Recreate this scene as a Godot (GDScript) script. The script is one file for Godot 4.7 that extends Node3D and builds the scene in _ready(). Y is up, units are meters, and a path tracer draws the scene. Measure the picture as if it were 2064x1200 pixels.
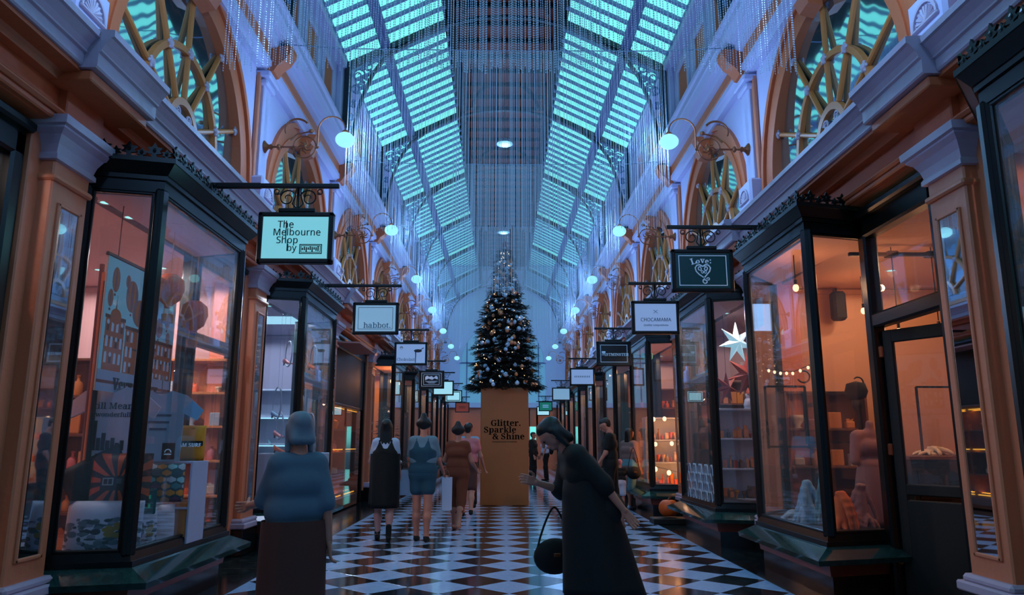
extends Node3D
# A Victorian shopping arcade at Christmas: two rows of bay-windowed shops, arched upper windows, a glazed roof on iron trusses.
# x is across, y up; "d" is the distance down the arcade (z = -d). s = -1 is the one side, +1 the other.
const ORD := ["first", "second", "third", "fourth", "fifth", "sixth", "seventh", "eighth", "ninth", "tenth", "eleventh", "twelfth", "thirteenth", "fourteenth"]
const BAY := 4.5
const YC := 4.66
const LAMP_E := 2.2
var counts := {}
var mats := {}
var rng := RandomNumberGenerator.new()
var shared := {}


class B:
	var st := SurfaceTool.new()
	var tint := false

	func _init(smooth := false) -> void:
		st.begin(Mesh.PRIMITIVE_TRIANGLES)
		st.set_smooth_group(0 if smooth else -1)

	func smooth(on: bool) -> B:
		st.set_smooth_group(0 if on else -1)
		return self

	func color(c: Color) -> B:
		st.set_color(c)
		return self

	func tri(a: Vector3, b: Vector3, c: Vector3) -> void:
		st.add_vertex(a)
		st.add_vertex(b)
		st.add_vertex(c)

	func q(a: Vector3, b: Vector3, c: Vector3, d: Vector3) -> void:
		tri(a, b, c)
		tri(a, c, d)

	func quv(a: Vector3, b: Vector3, c: Vector3, d: Vector3) -> void:  # top-left, top-right, bottom-right, bottom-left
		var p := [a, b, c, a, c, d]
		var u := [Vector2(0, 0), Vector2(1, 0), Vector2(1, 1), Vector2(0, 0), Vector2(1, 1), Vector2(0, 1)]
		for i in 6:
			st.set_uv(u[i])
			st.add_vertex(p[i])

	func qn(a: Vector3, b: Vector3, c: Vector3, d: Vector3, n: Vector3) -> void:
		if (c - a).cross(b - a).dot(n) < 0:
			q(a, d, c, b)
		else:
			q(a, b, c, d)

	func box(c: Vector3, s: Vector3, bev := 0.0, bs := Basis()) -> void:
		var h := s * 0.5
		var e := minf(bev, minf(h.x, minf(h.y, h.z)) * 0.9)
		for a in 3:
			var u := (a + 1) % 3
			var v := (a + 2) % 3
			for g in [-1.0, 1.0]:
				var p := []
				for k in [[-1, -1], [1, -1], [1, 1], [-1, 1]]:
					var w := Vector3()
					w[a] = g * h[a]
					w[u] = k[0] * (h[u] - e)
					w[v] = k[1] * (h[v] - e)
					p.append(c + bs * w)
				var n := Vector3()
				n[a] = g
				qn(p[0], p[1], p[2], p[3], bs * n)
			if e > 0.0:
				for gu in [-1.0, 1.0]:
					for gv in [-1.0, 1.0]:
						var p := []
						for k in [[-1, 0], [1, 0], [1, 1], [-1, 1]]:
							var w := Vector3()
							w[a] = k[0] * (h[a] - e)
							w[u] = gu * (h[u] - (e if k[1] == 1 else 0.0))
							w[v] = gv * (h[v] - (0.0 if k[1] == 1 else e))
							p.append(c + bs * w)
						var n := Vector3()
						n[u] = gu
						n[v] = gv
						qn(p[0], p[1], p[2], p[3], bs * n)
		if e > 0.0:
			for x in [-1.0, 1.0]:
				for y in [-1.0, 1.0]:
					for z in [-1.0, 1.0]:
						var g := Vector3(x, y, z)
						var i := g * (h - Vector3(e, e, e))
						var a := c + bs * (i + Vector3(x * e, 0, 0))
						var b := c + bs * (i + Vector3(0, y * e, 0))
						var d := c + bs * (i + Vector3(0, 0, z * e))
						if (d - a).cross(b - a).dot(bs * g) < 0:
							tri(a, d, b)
						else:
							tri(a, b, d)

	func bar(a: Vector3, b: Vector3, w: float, t: float, up := Vector3.UP, bev := 0.0) -> void:  # a beam from a to b, w across, t along "up"
		var z := (b - a).normalized()
		var x := up.cross(z)
		x = Vector3.RIGHT.cross(z).normalized() if x.length() < 1e-3 else x.normalized()
		box((a + b) * 0.5, Vector3(w, t, a.distance_to(b)), bev, Basis(x, z.cross(x), z))

	func prism(poly: PackedVector2Array, o: Vector3, u: Vector3, v: Vector3, w: Vector3) -> void:
		var t := Geometry2D.triangulate_polygon(poly)
		for i in range(0, t.size(), 3):
			var a := o + u * poly[t[i]].x + v * poly[t[i]].y
			var b := o + u * poly[t[i + 1]].x + v * poly[t[i + 1]].y
			var c := o + u * poly[t[i + 2]].x + v * poly[t[i + 2]].y
			if (c - a).cross(b - a).dot(w) > 0:
				var k := b
				b = c
				c = k
			tri(a, b, c)
			tri(a + w, c + w, b + w)
		var ccw := not Geometry2D.is_polygon_clockwise(poly)
		var hand := u.cross(v).dot(w) > 0
		for i in poly.size():
			var a := o + u * poly[i].x + v * poly[i].y
			var j := (i + 1) % poly.size()
			var b := o + u * poly[j].x + v * poly[j].y
			if ccw != hand:
				q(a, b, b + w, a + w)
			else:
				q(b, a, a + w, b + w)

	func loft(pa: PackedVector3Array, pb: PackedVector3Array, closed := true) -> void:
		var n := pa.size()
		for i in (n if closed else n - 1):
			var j := (i + 1) % n
			q(pa[i], pa[j], pb[j], pb[i])

	func tube(p: PackedVector3Array, r0: float, r1 := -1.0, sides := 6, closed := false) -> void:
		if r1 < 0:
			r1 = r0
		var n := p.size()
		var rings: Array[PackedVector3Array] = []
		var x := Vector3()
		for i in n:
			var t := (p[(i + 1) % n] - p[(i - 1 + n) % n]) if closed else (p[mini(i + 1, n - 1)] - p[maxi(i - 1, 0)])
			t = t.normalized()
			if x == Vector3():
				x = t.cross(Vector3.UP if absf(t.y) < 0.9 else Vector3.RIGHT).normalized()
			x = (x - t * x.dot(t)).normalized()
			var y := t.cross(x)
			var r := lerpf(r0, r1, float(i) / maxf(n - 1, 1))
			var ring := PackedVector3Array()
			for k in sides:
				var a := TAU * k / sides
				ring.append(p[i] + (x * cos(a) + y * sin(a)) * r)
			rings.append(ring)
		for i in (n if closed else n - 1):
			loft(rings[i], rings[(i + 1) % n])
		if not closed:
			for k in range(1, sides - 1):
				tri(rings[0][0], rings[0][k], rings[0][k + 1])
				tri(rings[n - 1][0], rings[n - 1][k + 1], rings[n - 1][k])

	func lathe(prof: PackedVector2Array, o: Vector3, bs := Basis(), seg := 16) -> void:  # profile of (radius, height), from the foot up
		var last := PackedVector3Array()
		for p in prof:
			var ring := PackedVector3Array()
			for k in seg:
				var a := TAU * k / seg
				ring.append(o + bs * Vector3(cos(a) * p.x, p.y, sin(a) * p.x))
			if last.size():
				for k in seg:
					var j := (k + 1) % seg
					if last[k].distance_squared_to(last[j]) < 1e-10:
						tri(last[k], ring[j], ring[k])
					elif ring[k].distance_squared_to(ring[j]) < 1e-10:
						tri(last[k], last[j], ring[k])
					else:
						q(last[k], last[j], ring[j], ring[k])
			last = ring

	func ball(c: Vector3, r: Vector3, seg := 12, rows := 8) -> void:
		var p := PackedVector2Array()
		for i in rows + 1:
			var a := -PI / 2 + PI * i / rows
			p.append(Vector2(0.0 if i == 0 or i == rows else cos(a), sin(a)))
		lathe(p, c, Basis(Vector3(r.x, 0, 0), Vector3(0, r.y, 0), Vector3(0, 0, r.z)), seg)

	func arc_band(c: Vector3, u: Vector3, v: Vector3, w: Vector3, r0: float, r1: float, a0: float, a1: float, n: int) -> void:  # a bent bar of rectangular section, w deep
		for i in n:
			var ca := u * cos(lerpf(a0, a1, float(i) / n)) + v * sin(lerpf(a0, a1, float(i) / n))
			var cb := u * cos(lerpf(a0, a1, float(i + 1) / n)) + v * sin(lerpf(a0, a1, float(i + 1) / n))
			var p := [c + ca * r0, c + cb * r0, c + cb * r1, c + ca * r1]
			qn(p[0], p[1], p[2], p[3], -w)
			qn(p[0] + w, p[1] + w, p[2] + w, p[3] + w, w)
			qn(p[0], p[1], p[1] + w, p[0] + w, -ca)
			qn(p[3], p[2], p[2] + w, p[3] + w, ca)
			if i == 0:
				qn(p[0], p[3], p[3] + w, p[0] + w, ca - cb)
			if i == n - 1:
				qn(p[1], p[2], p[2] + w, p[1] + w, cb - ca)

	func mesh() -> ArrayMesh:
		st.generate_normals()
		return st.commit()


func V(x: float, y: float, d: float) -> Vector3:
	return Vector3(x, y, -d)


func zp(k: int) -> float:  # distance of the k-th pair of pilasters
	return 5.35 + BAY * k


func pv(a: Array) -> PackedVector2Array:
	var p := PackedVector2Array()
	for i in range(0, a.size(), 2):
		p.append(Vector2(a[i], a[i + 1]))
	return p


func numbered(parent: Node, called: String) -> String:
	var key := str(parent.get_instance_id()) + called
	var n: int = counts.get(key, 0)
	counts[key] = n + 1
	return called if n == 0 else "%s_%03d" % [called, n]


func tag(o: Node, label: String, category: String, group := "", kind := "") -> Node:
	if label: o.set_meta("label", label)
	if category: o.set_meta("category", category)
	if group: o.set_meta("group", group)
	if kind: o.set_meta("kind", kind)
	return o


func thing(called: String, label: String, category: String, at := Vector3(), group := "", kind := "") -> Node3D:
	var o := Node3D.new()
	o.name = numbered(self, called)
	o.position = at
	add_child(o)
	tag(o, label, category, group, kind)
	return o


func put(m: Mesh, material: String, called: String, parent: Node = self) -> MeshInstance3D:
	var o := MeshInstance3D.new()
	o.mesh = m
	o.material_override = mats[material]
	o.name = numbered(parent, called)
	parent.add_child(o)
	return o


func part(b: B, material: String, called: String, parent: Node) -> MeshInstance3D:
	return put(b.mesh(), material, called, parent)


func copy_of(o: Node3D, label: String) -> Node3D:
	var c: Node3D = o.duplicate()
	c.name = numbered(self, str(o.name).trim_suffix("_" + str(o.name).get_slice("_", str(o.name).get_slice_count("_") - 1)) if str(o.name).right(3).is_valid_int() else str(o.name))
	add_child(c)
	c.set_meta("label", label)
	return c


func scatter(m: Mesh, where: Array, material: String, called: String, parent: Node, colors := PackedColorArray()) -> MultiMeshInstance3D:
	var mm := MultiMesh.new()
	mm.transform_format = MultiMesh.TRANSFORM_3D
	mm.use_colors = colors.size() > 0
	mm.mesh = m
	mm.instance_count = where.size()
	for i in where.size():
		mm.set_instance_transform(i, where[i])
		if colors.size():
			mm.set_instance_color(i, colors[i])
	var o := MultiMeshInstance3D.new()
	o.multimesh = mm
	o.material_override = mats[material]
	o.name = numbered(parent, called)
	parent.add_child(o)
	o.set_meta("kind", "stuff")
	return o


func mat(called: String, c: Color, rough := 0.6, metal := 0.0, more := {}) -> StandardMaterial3D:
	var m := StandardMaterial3D.new()
	m.resource_name = called
	m.albedo_color = c
	m.roughness = rough
	m.metallic = metal
	m.cull_mode = BaseMaterial3D.CULL_DISABLED
	for k in more:
		m.set(k, more[k])
	mats[called] = m
	return m


func glow(called: String, c: Color, energy: float) -> void:
	mat(called, Color(0.5, 0.5, 0.5), 0.5, 0.0, {"emission_enabled": true, "emission": c, "emission_energy_multiplier": energy})


func noise_tex(freq: float, octaves: int, normal: bool, size := 512, ramp := [], kind := FastNoiseLite.TYPE_SIMPLEX_SMOOTH, sd := 1) -> NoiseTexture2D:
	var f := FastNoiseLite.new()
	f.noise_type = kind
	f.seed = sd
	f.frequency = freq
	f.fractal_octaves = octaves
	var t := NoiseTexture2D.new()
	t.width = size
	t.height = size
	t.seamless = true
	t.noise = f
	t.as_normal_map = normal
	if ramp.size():
		var g := Gradient.new()
		g.offsets = PackedFloat32Array(ramp.map(func(x): return x[0]))
		g.colors = PackedColorArray(ramp.map(func(x): return x[1]))
		t.color_ramp = g
	return t


func omni(at: Vector3, c: Color, energy: float, size: float, parent: Node = self, called := "lamp_light") -> void:
	var l := OmniLight3D.new()
	l.name = numbered(parent, called)
	l.light_color = c
	l.light_energy = energy
	l.light_size = size
	l.omni_range = 40.0
	l.omni_attenuation = 2.0
	l.shadow_enabled = true
	parent.add_child(l)
	l.position = at


func area(at: Vector3, down: Vector3, size: Vector2, c: Color, energy: float, parent: Node = self) -> void:
	var l := AreaLight3D.new()
	l.name = numbered(parent, "panel_light")
	l.light_color = c
	l.light_energy = energy
	l.area_size = size
	l.area_range = 40.0
	l.area_normalize_energy = true
	l.shadow_enabled = true
	parent.add_child(l)
	var z := -down.normalized()
	var x := (Vector3.UP if absf(z.y) < 0.9 else Vector3.BACK).cross(z).normalized()
	l.transform = Transform3D(Basis(x, z.cross(x), z), at)


func _ready() -> void:
	rng.seed = 7
	# camera
	var cam := Camera3D.new()
	cam.name = "camera"
	cam.keep_aspect = Camera3D.KEEP_HEIGHT
	cam.fov = rad_to_deg(2.0 * atan(600.0 / 1500.0))
	cam.near = 0.05
	cam.far = 300.0
	cam.position = Vector3(-0.08, 1.35, 0)
	cam.basis = Basis(Vector3.UP, deg_to_rad(-0.83)) * Basis(Vector3.RIGHT, deg_to_rad(11.15))
	add_child(cam)
	cam.current = true
	# sky and exposure: an even, overcast dusk
	var env := Environment.new()
	env.background_mode = Environment.BG_SKY
	var sky := Sky.new()
	var sm := ProceduralSkyMaterial.new()
	sm.sky_top_color = Color(0.68, 1.32, 1.28)
	sm.sky_horizon_color = Color(0.49, 0.95, 0.93)
	sm.sky_curve = 1.5
	sm.ground_horizon_color = Color(0.25, 0.4, 0.5)
	sm.ground_bottom_color = Color(0.1, 0.15, 0.2)
	sm.sky_energy_multiplier = 1.0
	sky.sky_material = sm
	env.sky = sky
	env.ambient_light_source = Environment.AMBIENT_SOURCE_DISABLED
	env.tonemap_mode = Environment.TONE_MAPPER_LINEAR
	env.tonemap_exposure = 1.0
	env.sdfgi_enabled = true
	env.ssao_enabled = true
	env.ssil_enabled = true
	var we := WorldEnvironment.new()
	we.name = "world_environment"
	we.environment = env
	add_child(we)
	materials()
	floor_tiles()
	arcade_walls()
	roof()
	far_end()
	for s in [-1, 1]:
		for k in range(-1, 8):
			arch_window(s, k)
			if not (s < 0 and k == 2):
				shop_window(s, k)
			shop_door(s, k)
	lamps()
	signs()
	curtains()
	shops()
	box_and_tree()
	people()


func materials() -> void:
	var grain := noise_tex(0.02, 4, false)
	var fine := noise_tex(0.09, 3, false, 256)
	var bump := {"heightmap_enabled": true, "heightmap_texture": grain, "heightmap_scale": 0.35, "uv1_triplanar": true, "uv1_world_triplanar": true, "uv1_scale": Vector3(0.7, 0.7, 0.7)}
	mat("wall_paint", Color(0.76, 0.73, 0.86), 0.55, 0.0, bump)
	mat("orange_paint", Color(0.8, 0.40, 0.23), 0.5, 0.0, bump)
	mat("pilaster_paint", Color(0.84, 0.48, 0.34), 0.45, 0.0, bump)
	mat("cornice_paint", Color(0.72, 0.64, 0.72), 0.45, 0.0, bump)
	mat("ochre_paint", Color(0.82, 0.48, 0.24), 0.35)
	mat("plaster_ornament", Color(0.76, 0.68, 0.74), 0.5)
	mat("dark_wood", Color(0.03, 0.055, 0.058), 0.32, 0.0, {"metallic_specular": 0.4})
	mat("black_wood", Color(0.03, 0.035, 0.04), 0.6)
	mat("sill_marble", Color(1, 1, 1), 0.08, 0.0, {"albedo_texture": noise_tex(0.012, 5, false, 512, [[0.0, Color(0.08, 0.17, 0.17)], [0.5, Color(0.11, 0.22, 0.21)], [0.8, Color(0.14, 0.26, 0.25)], [1.0, Color(0.09, 0.18, 0.18)]], FastNoiseLite.TYPE_SIMPLEX_SMOOTH, 5), "uv1_triplanar": true, "uv1_world_triplanar": true, "uv1_scale": Vector3(1.6, 1.6, 1.6)})
	mat("brown_band", Color(0.5, 0.22, 0.16), 0.35)
	mat("plinth_stone", Color(0.07, 0.075, 0.08), 0.2)
	mat("white_marble", Color(1, 1, 1), 0.13, 0.0, {"albedo_texture": noise_tex(0.01, 6, false, 512, [[0.0, Color(0.56, 0.66, 0.84)], [0.45, Color(0.66, 0.75, 0.9)], [0.55, Color(0.62, 0.72, 0.88)], [1.0, Color(0.7, 0.78, 0.92)]], FastNoiseLite.TYPE_SIMPLEX_SMOOTH, 9), "uv1_triplanar": true, "uv1_world_triplanar": true, "uv1_scale": Vector3(1.1, 1.1, 1.1)})
	mat("black_marble", Color(1, 1, 1), 0.1, 0.0, {"albedo_texture": noise_tex(0.015, 6, false, 512, [[0.0, Color(0.07, 0.08, 0.1)], [0.6, Color(0.12, 0.13, 0.15)], [0.75, Color(0.2, 0.2, 0.23)], [1.0, Color(0.1, 0.11, 0.12)]], FastNoiseLite.TYPE_SIMPLEX_SMOOTH, 11), "uv1_triplanar": true, "uv1_world_triplanar": true, "uv1_scale": Vector3(1.1, 1.1, 1.1)})
	mat("border_marble", Color(1, 1, 1), 0.12, 0.0, {"albedo_texture": noise_tex(0.012, 6, false, 512, [[0.0, Color(0.05, 0.08, 0.09)], [0.6, Color(0.09, 0.13, 0.14)], [0.8, Color(0.16, 0.2, 0.21)], [1.0, Color(0.07, 0.1, 0.11)]], FastNoiseLite.TYPE_SIMPLEX_SMOOTH, 13), "uv1_triplanar": true, "uv1_world_triplanar": true, "uv1_scale": Vector3(0.9, 0.9, 0.9)})
	mat("grout", Color(0.12, 0.12, 0.14), 0.8)
	mat("roof_paint", Color(0.5, 0.55, 0.72), 0.5)
	mat("purlin_paint", Color(0.46, 0.48, 0.68), 0.5)
	mat("iron", Color(0.1, 0.13, 0.19), 0.45)
	mat("filigree", Color(0.42, 0.5, 0.68), 0.5)
	mat("lantern_board", Color(0.62, 0.26, 0.16), 0.7, 0.0, bump)
	mat("lantern_dark", Color(0.08, 0.09, 0.12), 0.7)
	mat("glass", Color(0.9, 0.97, 1.0, 0.03), 0.0, 0.0, {"transparency": BaseMaterial3D.TRANSPARENCY_ALPHA, "metallic_specular": 0.6})
	mat("roof_glass", Color(0.9, 1.0, 1.0, 0.02), 0.0, 0.0, {"transparency": BaseMaterial3D.TRANSPARENCY_ALPHA, "metallic_specular": 0.4})
	mat("upper_glass", Color(0.74, 0.84, 0.88), 0.04, 0.95, {"heightmap_enabled": true, "heightmap_texture": noise_tex(0.01, 2, false, 256), "heightmap_scale": 0.12, "uv1_triplanar": true, "uv1_world_triplanar": true, "uv1_scale": Vector3(0.6, 0.6, 0.6)})
	mat("mirror", Color(0.78, 0.82, 0.86), 0.02, 1.0)
	mat("brass", Color(0.62, 0.36, 0.24), 0.35, 0.7)
	mat("wrought", Color(0.03, 0.035, 0.04), 0.4, 0.3)
	mat("bead", Color(0.88, 0.93, 1.0), 0.25, 0.0)
	mat("display_floor", Color(0.5, 0.45, 0.45), 0.5)
	mat("fir_needle", Color(0.035, 0.065, 0.055), 0.7)
	mat("bauble_gold", Color(0.95, 0.6, 0.42), 0.22, 0.1)
	mat("bauble_silver", Color(0.8, 0.9, 1.0), 0.22, 0.1)
	mat("gold_board", Color(0.62, 0.36, 0.16), 0.5)
	mat("ink_black", Color(0.01, 0.01, 0.01), 0.9, 0.0, {"metallic_specular": 0.1})
	mat("pumpkin_skin", Color(0.85, 0.33, 0.06), 0.45)
	glow("fairy_glow", Color(1.0, 0.8, 0.6), 2.5)
	mat("milk_glass", Color(0.8, 0.82, 1.0), 0.5, 0.0, {"backlight_enabled": true, "backlight": Color(1, 1, 1)})
	mat("end_paint", Color(0.86, 0.86, 0.98), 0.6)
	mat("wire", Color(0.5, 0.55, 0.7), 0.4, 0.6)
	glow("globe_glow", Color(0.62, 0.97, 0.98), 1.0)
	glow("downlight_glow", Color(0.6, 0.97, 0.97), 1.2)
	glow("bulb_glow", Color(1.0, 0.78, 0.6), 2.5)


func ring_poly(c: Vector2, r: float, a0: float, a1: float, n: int) -> PackedVector2Array:
	var p := PackedVector2Array()
	for i in n + 1:
		var a := lerpf(a0, a1, float(i) / n)
		p.append(c + Vector2(cos(a), sin(a)) * r)
	return p


func floor_tiles() -> void:
	var f := thing("floor", "black and white marble chequered floor laid on the diagonal", "floor", Vector3(), "", "structure")
	var bed := B.new()
	bed.box(V(0, -0.11, 18.5), Vector3(14.5, 0.18, 48))
	part(bed, "grout", "tile_bed", f)
	var dd := 0.65
	var h := dd / 2 - 0.0025
	var full := pv([-h, 0, 0, h, h, 0, 0, -h])
	var meshes := {}
	for key in ["full", "near_half", "far_half"]:
		var b := B.new()
		var poly := full if key == "full" else (pv([0, h, h, 0, 0, -h]) if key == "near_half" else pv([-h, 0, 0, h, 0, -h]))
		b.prism(poly, Vector3(0, -0.02, 0), Vector3.RIGHT, Vector3.BACK, Vector3(0, 0.0185, 0))
		var inner := PackedVector2Array()
		var mid := Vector2()
		for p in poly:
			mid += p / poly.size()
		for p in poly:
			inner.append(p + (mid - p).normalized() * 0.004)
		for i in poly.size():
			var j := (i + 1) % poly.size()
			b.qn(Vector3(poly[i].x, -0.0015, poly[i].y), Vector3(poly[j].x, -0.0015, poly[j].y), Vector3(inner[j].x, 0, inner[j].y), Vector3(inner[i].x, 0, inner[i].y), Vector3.UP)
		b.prism(inner, Vector3(0, -0.001, 0), Vector3.RIGHT, Vector3.BACK, Vector3(0, 0.001, 0))
		meshes[key] = b.mesh()
	var far := {"white_marble": [], "black_marble": []}
	var farh := []
	var n := 0
	for row in range(-22, 104):
		var d := 8.875 + row * dd / 2
		if d < -3.9 or d > 41.4:
			continue
		for c in range(-8, 9):
			if posmod(c, 2) != posmod(row, 2):
				continue
			var m := "white_marble" if posmod(c, 2) == 0 else "black_marble"
			var key: String = "full" if absi(c) < 8 else ("near_half" if c == -8 else "far_half")
			var at := V(c * dd / 2, 0, d)
			if d > 5.2 and d < 15.6 and n < 298:
				var t := put(meshes[key], m, "tile", f)
				t.position = at
				n += 1
			elif key == "full":
				far[m].append(Transform3D(Basis(), at))
			else:
				farh.append([key, at])
	scatter(meshes.full, far.white_marble, "white_marble", "distant_white_tile", f)
	scatter(meshes.full, far.black_marble, "black_marble", "distant_black_tile", f)
	for key in ["near_half", "far_half"]:
		scatter(meshes[key], farh.filter(func(x): return x[0] == key).map(func(x): return Transform3D(Basis(), x[1])), "white_marble", "distant_edge_tile", f)
	for s in [-1, 1]:
		var d := -3.9
		while d < 41.4:
			var b := B.new()
			b.box(V(s * 3.1275, -0.012, d + 0.9), Vector3(1.04, 0.024, 1.795), 0.004)
			part(b, "border_marble", "border_slab", f)
			d += 1.8


func arcade_walls() -> void:
	for s in [-1, 1]:
		var side: String = "left" if s < 0 else "right"
		var w := thing("wall_" + side, "ornate arcade wall with pilasters, cornice and round arches above the " + ("souvenir shop" if s < 0 else "scarf shop"), "wall", Vector3(), "", "structure")
		var u := Vector3(s, 0, 0)
		var y := Vector3.UP
		for k in range(-2, 9):
			# pilaster between two shops, with its mirror
			var d0 := zp(k)
			var p := B.new()
			p.box(V(s * 3.52, 1.9, d0), Vector3(0.44, 2.95, 0.46), 0.012)
			p.box(V(s * 3.6, 1.9, d0), Vector3(0.4, 3.3, 0.72), 0.01)
			p.box(V(s * 3.5, 3.235, d0), Vector3(0.46, 0.05, 0.5), 0.015)
			var pil := part(p, "pilaster_paint", "pilaster", w)
			var cap := B.new()
			var fl := [[0.0, 3.36], [0.03, 3.365], [0.03, 3.4], [0.015, 3.42], [0.03, 3.48], [0.06, 3.54], [0.1, 3.575], [0.1, 3.59], [0.125, 3.6], [0.13, 3.66], [0.0, 3.665]]
			var last := PackedVector3Array()
			for q in fl:
				var o: float = q[0]
				var ring := PackedVector3Array([V(s * (3.3 - o), q[1], d0 - 0.23 - o), V(s * (3.3 - o), q[1], d0 + 0.23 + o), V(s * 3.74, q[1], d0 + 0.23 + o), V(s * 3.74, q[1], d0 - 0.23 - o)])
				if last.size():
					cap.loft(last, ring)
				last = ring
			part(cap, "cornice_paint", "capital", pil)
			var base := B.new()
			base.box(V(s * 3.49, 0.355, d0), Vector3(0.54, 0.07, 0.6), 0.012)
			base.box(V(s * 3.5, 0.41, d0), Vector3(0.5, 0.06, 0.54), 0.02)
			part(base, "cornice_paint", "base_moulding", pil)
			var pl := B.new()
			pl.box(V(s * 3.5, 0.16, d0), Vector3(0.5, 0.32, 0.56), 0.01)
			part(pl, "plinth_stone", "plinth", pil)
			var fr := B.new()
			for g in [-1, 1]:
				fr.box(V(s * 3.295, 1.82, d0 + g * 0.135), Vector3(0.03, 2.5, 0.03), 0.008)
				fr.box(V(s * 3.295, 1.82 + g * 1.235, d0), Vector3(0.03, 0.03, 0.3), 0.008)
			part(fr, "pilaster_paint", "mirror_frame", pil)
			var mi := B.new()
			mi.box(V(s * 3.297, 1.82, d0), Vector3(0.01, 2.44, 0.24))
			part(mi, "mirror", "mirror_glass", pil)
			if k == 8:
				continue
			var d1 := zp(k + 1)
			var mid := (d0 + d1) / 2
			# frieze and main cornice
			var fz := B.new()
			fz.box(V(s * 3.5, 3.8, mid), Vector3(0.36, 0.36, BAY))
			fz.box(V(s * 3.3, 3.655, mid), Vector3(0.06, 0.05, BAY), 0.012)
			fz.box(V(s * 3.285, 3.70, mid), Vector3(0.1, 0.05, BAY), 0.02)
			fz.box(V(s * 3.3, 3.82, d0), Vector3(0.1, 0.34, 0.5), 0.01)
			part(fz, "orange_paint", "frieze", w)
			var prof := pv([3.5, 3.985, 3.06, 3.985, 3.05, 4.0, 3.05, 4.075, 3.03, 4.085, 3.03, 4.1, 3.01, 4.14, 2.97, 4.19, 2.95, 4.2, 2.95, 4.25, 3.5, 4.29])
			var co := B.new()
			co.prism(prof, V(0, 0, d0 + 0.45), u, y, V(0, 0, BAY - 0.9))
			var pb := PackedVector2Array()
			for q in prof:
				pb.append(Vector2(q.x - (0.0 if q.x > 3.4 else 0.1), q.y + (0.012 if q.y > 4.0 else -0.012)))
			co.prism(pb, V(0, 0, d0 - 0.45), u, y, V(0, 0, 0.9))
			part(co, "cornice_paint", "cornice", w)
			var sf := B.new()
			sf.prism(pv([3.5, 3.9, 3.24, 3.9, 3.22, 3.93, 3.2, 3.95, 3.08, 3.955, 3.08, 3.985, 3.5, 3.985]), V(0, 0, d0), u, y, V(0, 0, BAY))
			sf.box(V(s * 3.15, 3.93, d0), Vector3(0.3, 0.08, 0.84), 0.01)
			part(sf, "orange_paint", "soffit", w)
			# upper wall with its arch
			var r := 1.62
			var wall := PackedVector2Array([Vector2(d0, 4.2), Vector2(d0, 6.55), Vector2(d1, 6.55), Vector2(d1, 4.2), Vector2(mid + r, 4.2)])
			wall.append_array(ring_poly(Vector2(mid, YC), r, 0, PI, 28))
			wall.append(Vector2(mid - r, 4.2))
			var uw := B.new()
			uw.prism(wall, Vector3(s * 3.5, 0, 0), Vector3.FORWARD, y, Vector3(s * 0.3, 0, 0))
			part(uw, "wall_paint", "arched_wall", w)
			# pilaster strip between two arches, with pedestal
			var st := B.new()
			st.box(V(s * 3.46, 5.5, d0), Vector3(0.12, 2.2, 0.3), 0.015)
			st.box(V(s * 3.44, 6.32, d0), Vector3(0.18, 0.08, 0.4), 0.02)
			st.box(V(s * 3.42, 6.43, d0), Vector3(0.22, 0.1, 0.46), 0.02)
			st.box(V(s * 3.42, 4.57, d0), Vector3(0.24, 0.72, 0.5), 0.03)
			part(st, "wall_paint", "pilaster_strip", w)
			shell(w, s, d0, 4.66)
			for g in [-1, 1]:
				var oe := B.new()
				oe.box(V(s * 3.47, 5.45, d0 + g * 0.2), Vector3(0.06, 2.0, 0.07), 0.012)
				part(oe, "pilaster_paint", "pilaster_edge", w)
			# upper entablature
			var en := B.new()
			en.prism(pv([3.8, 6.5, 3.4, 6.5, 3.38, 6.56, 3.33, 6.58, 3.33, 6.66, 3.36, 6.66, 3.36, 6.86, 3.26, 6.88, 3.24, 6.96, 3.16, 6.98, 3.12, 7.08, 3.1, 7.1, 3.1, 7.2, 3.06, 7.22, 3.05, 7.27, 3.8, 7.32]), V(0, 0, d0), u, y, V(0, 0, BAY))
			part(en, "wall_paint", "upper_cornice", w)
			var eo := B.new()
			eo.box(V(s * 3.345, 6.76, mid), Vector3(0.04, 0.17, BAY - 0.5), 0.01)
			part(eo, "orange_paint", "upper_frieze", w)
			var cb := B.new()
			cb.prism(pv([3.4, 6.5, 3.3, 6.52, 3.24, 6.62, 3.14, 6.7, 3.06, 6.84, 3.06, 6.9, 3.4, 6.9]), V(0, 0, d0 - 0.13), u, y, V(0, 0, 0.26))
			part(cb, "orange_paint", "corbel", w)
			# clerestory wall with recessed panels
			var cl := B.new()
			cl.box(V(s * 3.62, 8.22, mid), Vector3(0.3, 1.95, BAY))
			cl.box(V(s * 3.42, 8.22, d0), Vector3(0.12, 1.9, 0.42), 0.02)
			cl.box(V(s * 3.5, 9.08, mid), Vector3(0.4, 0.14, BAY), 0.02)
			part(cl, "wall_paint", "clerestory_wall", w)
			for g in [-1, 0, 1]:
				var pn := B.new()
				pn.box(V(s * 3.475, 8.15, mid + g * 1.25), Vector3(0.03, 1.0, 0.7), 0.01)
				part(pn, "orange_paint", "clerestory_panel", w)
				var pf := B.new()
				for e in [-1, 1]:
					pf.box(V(s * 3.455, 8.15, mid + g * 1.25 + e * 0.4), Vector3(0.07, 1.24, 0.1), 0.02)
					pf.box(V(s * 3.455, 8.15 + e * 0.56, mid + g * 1.25), Vector3(0.07, 0.12, 0.8), 0.02)
				part(pf, "wall_paint", "panel_frame", w)


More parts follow.
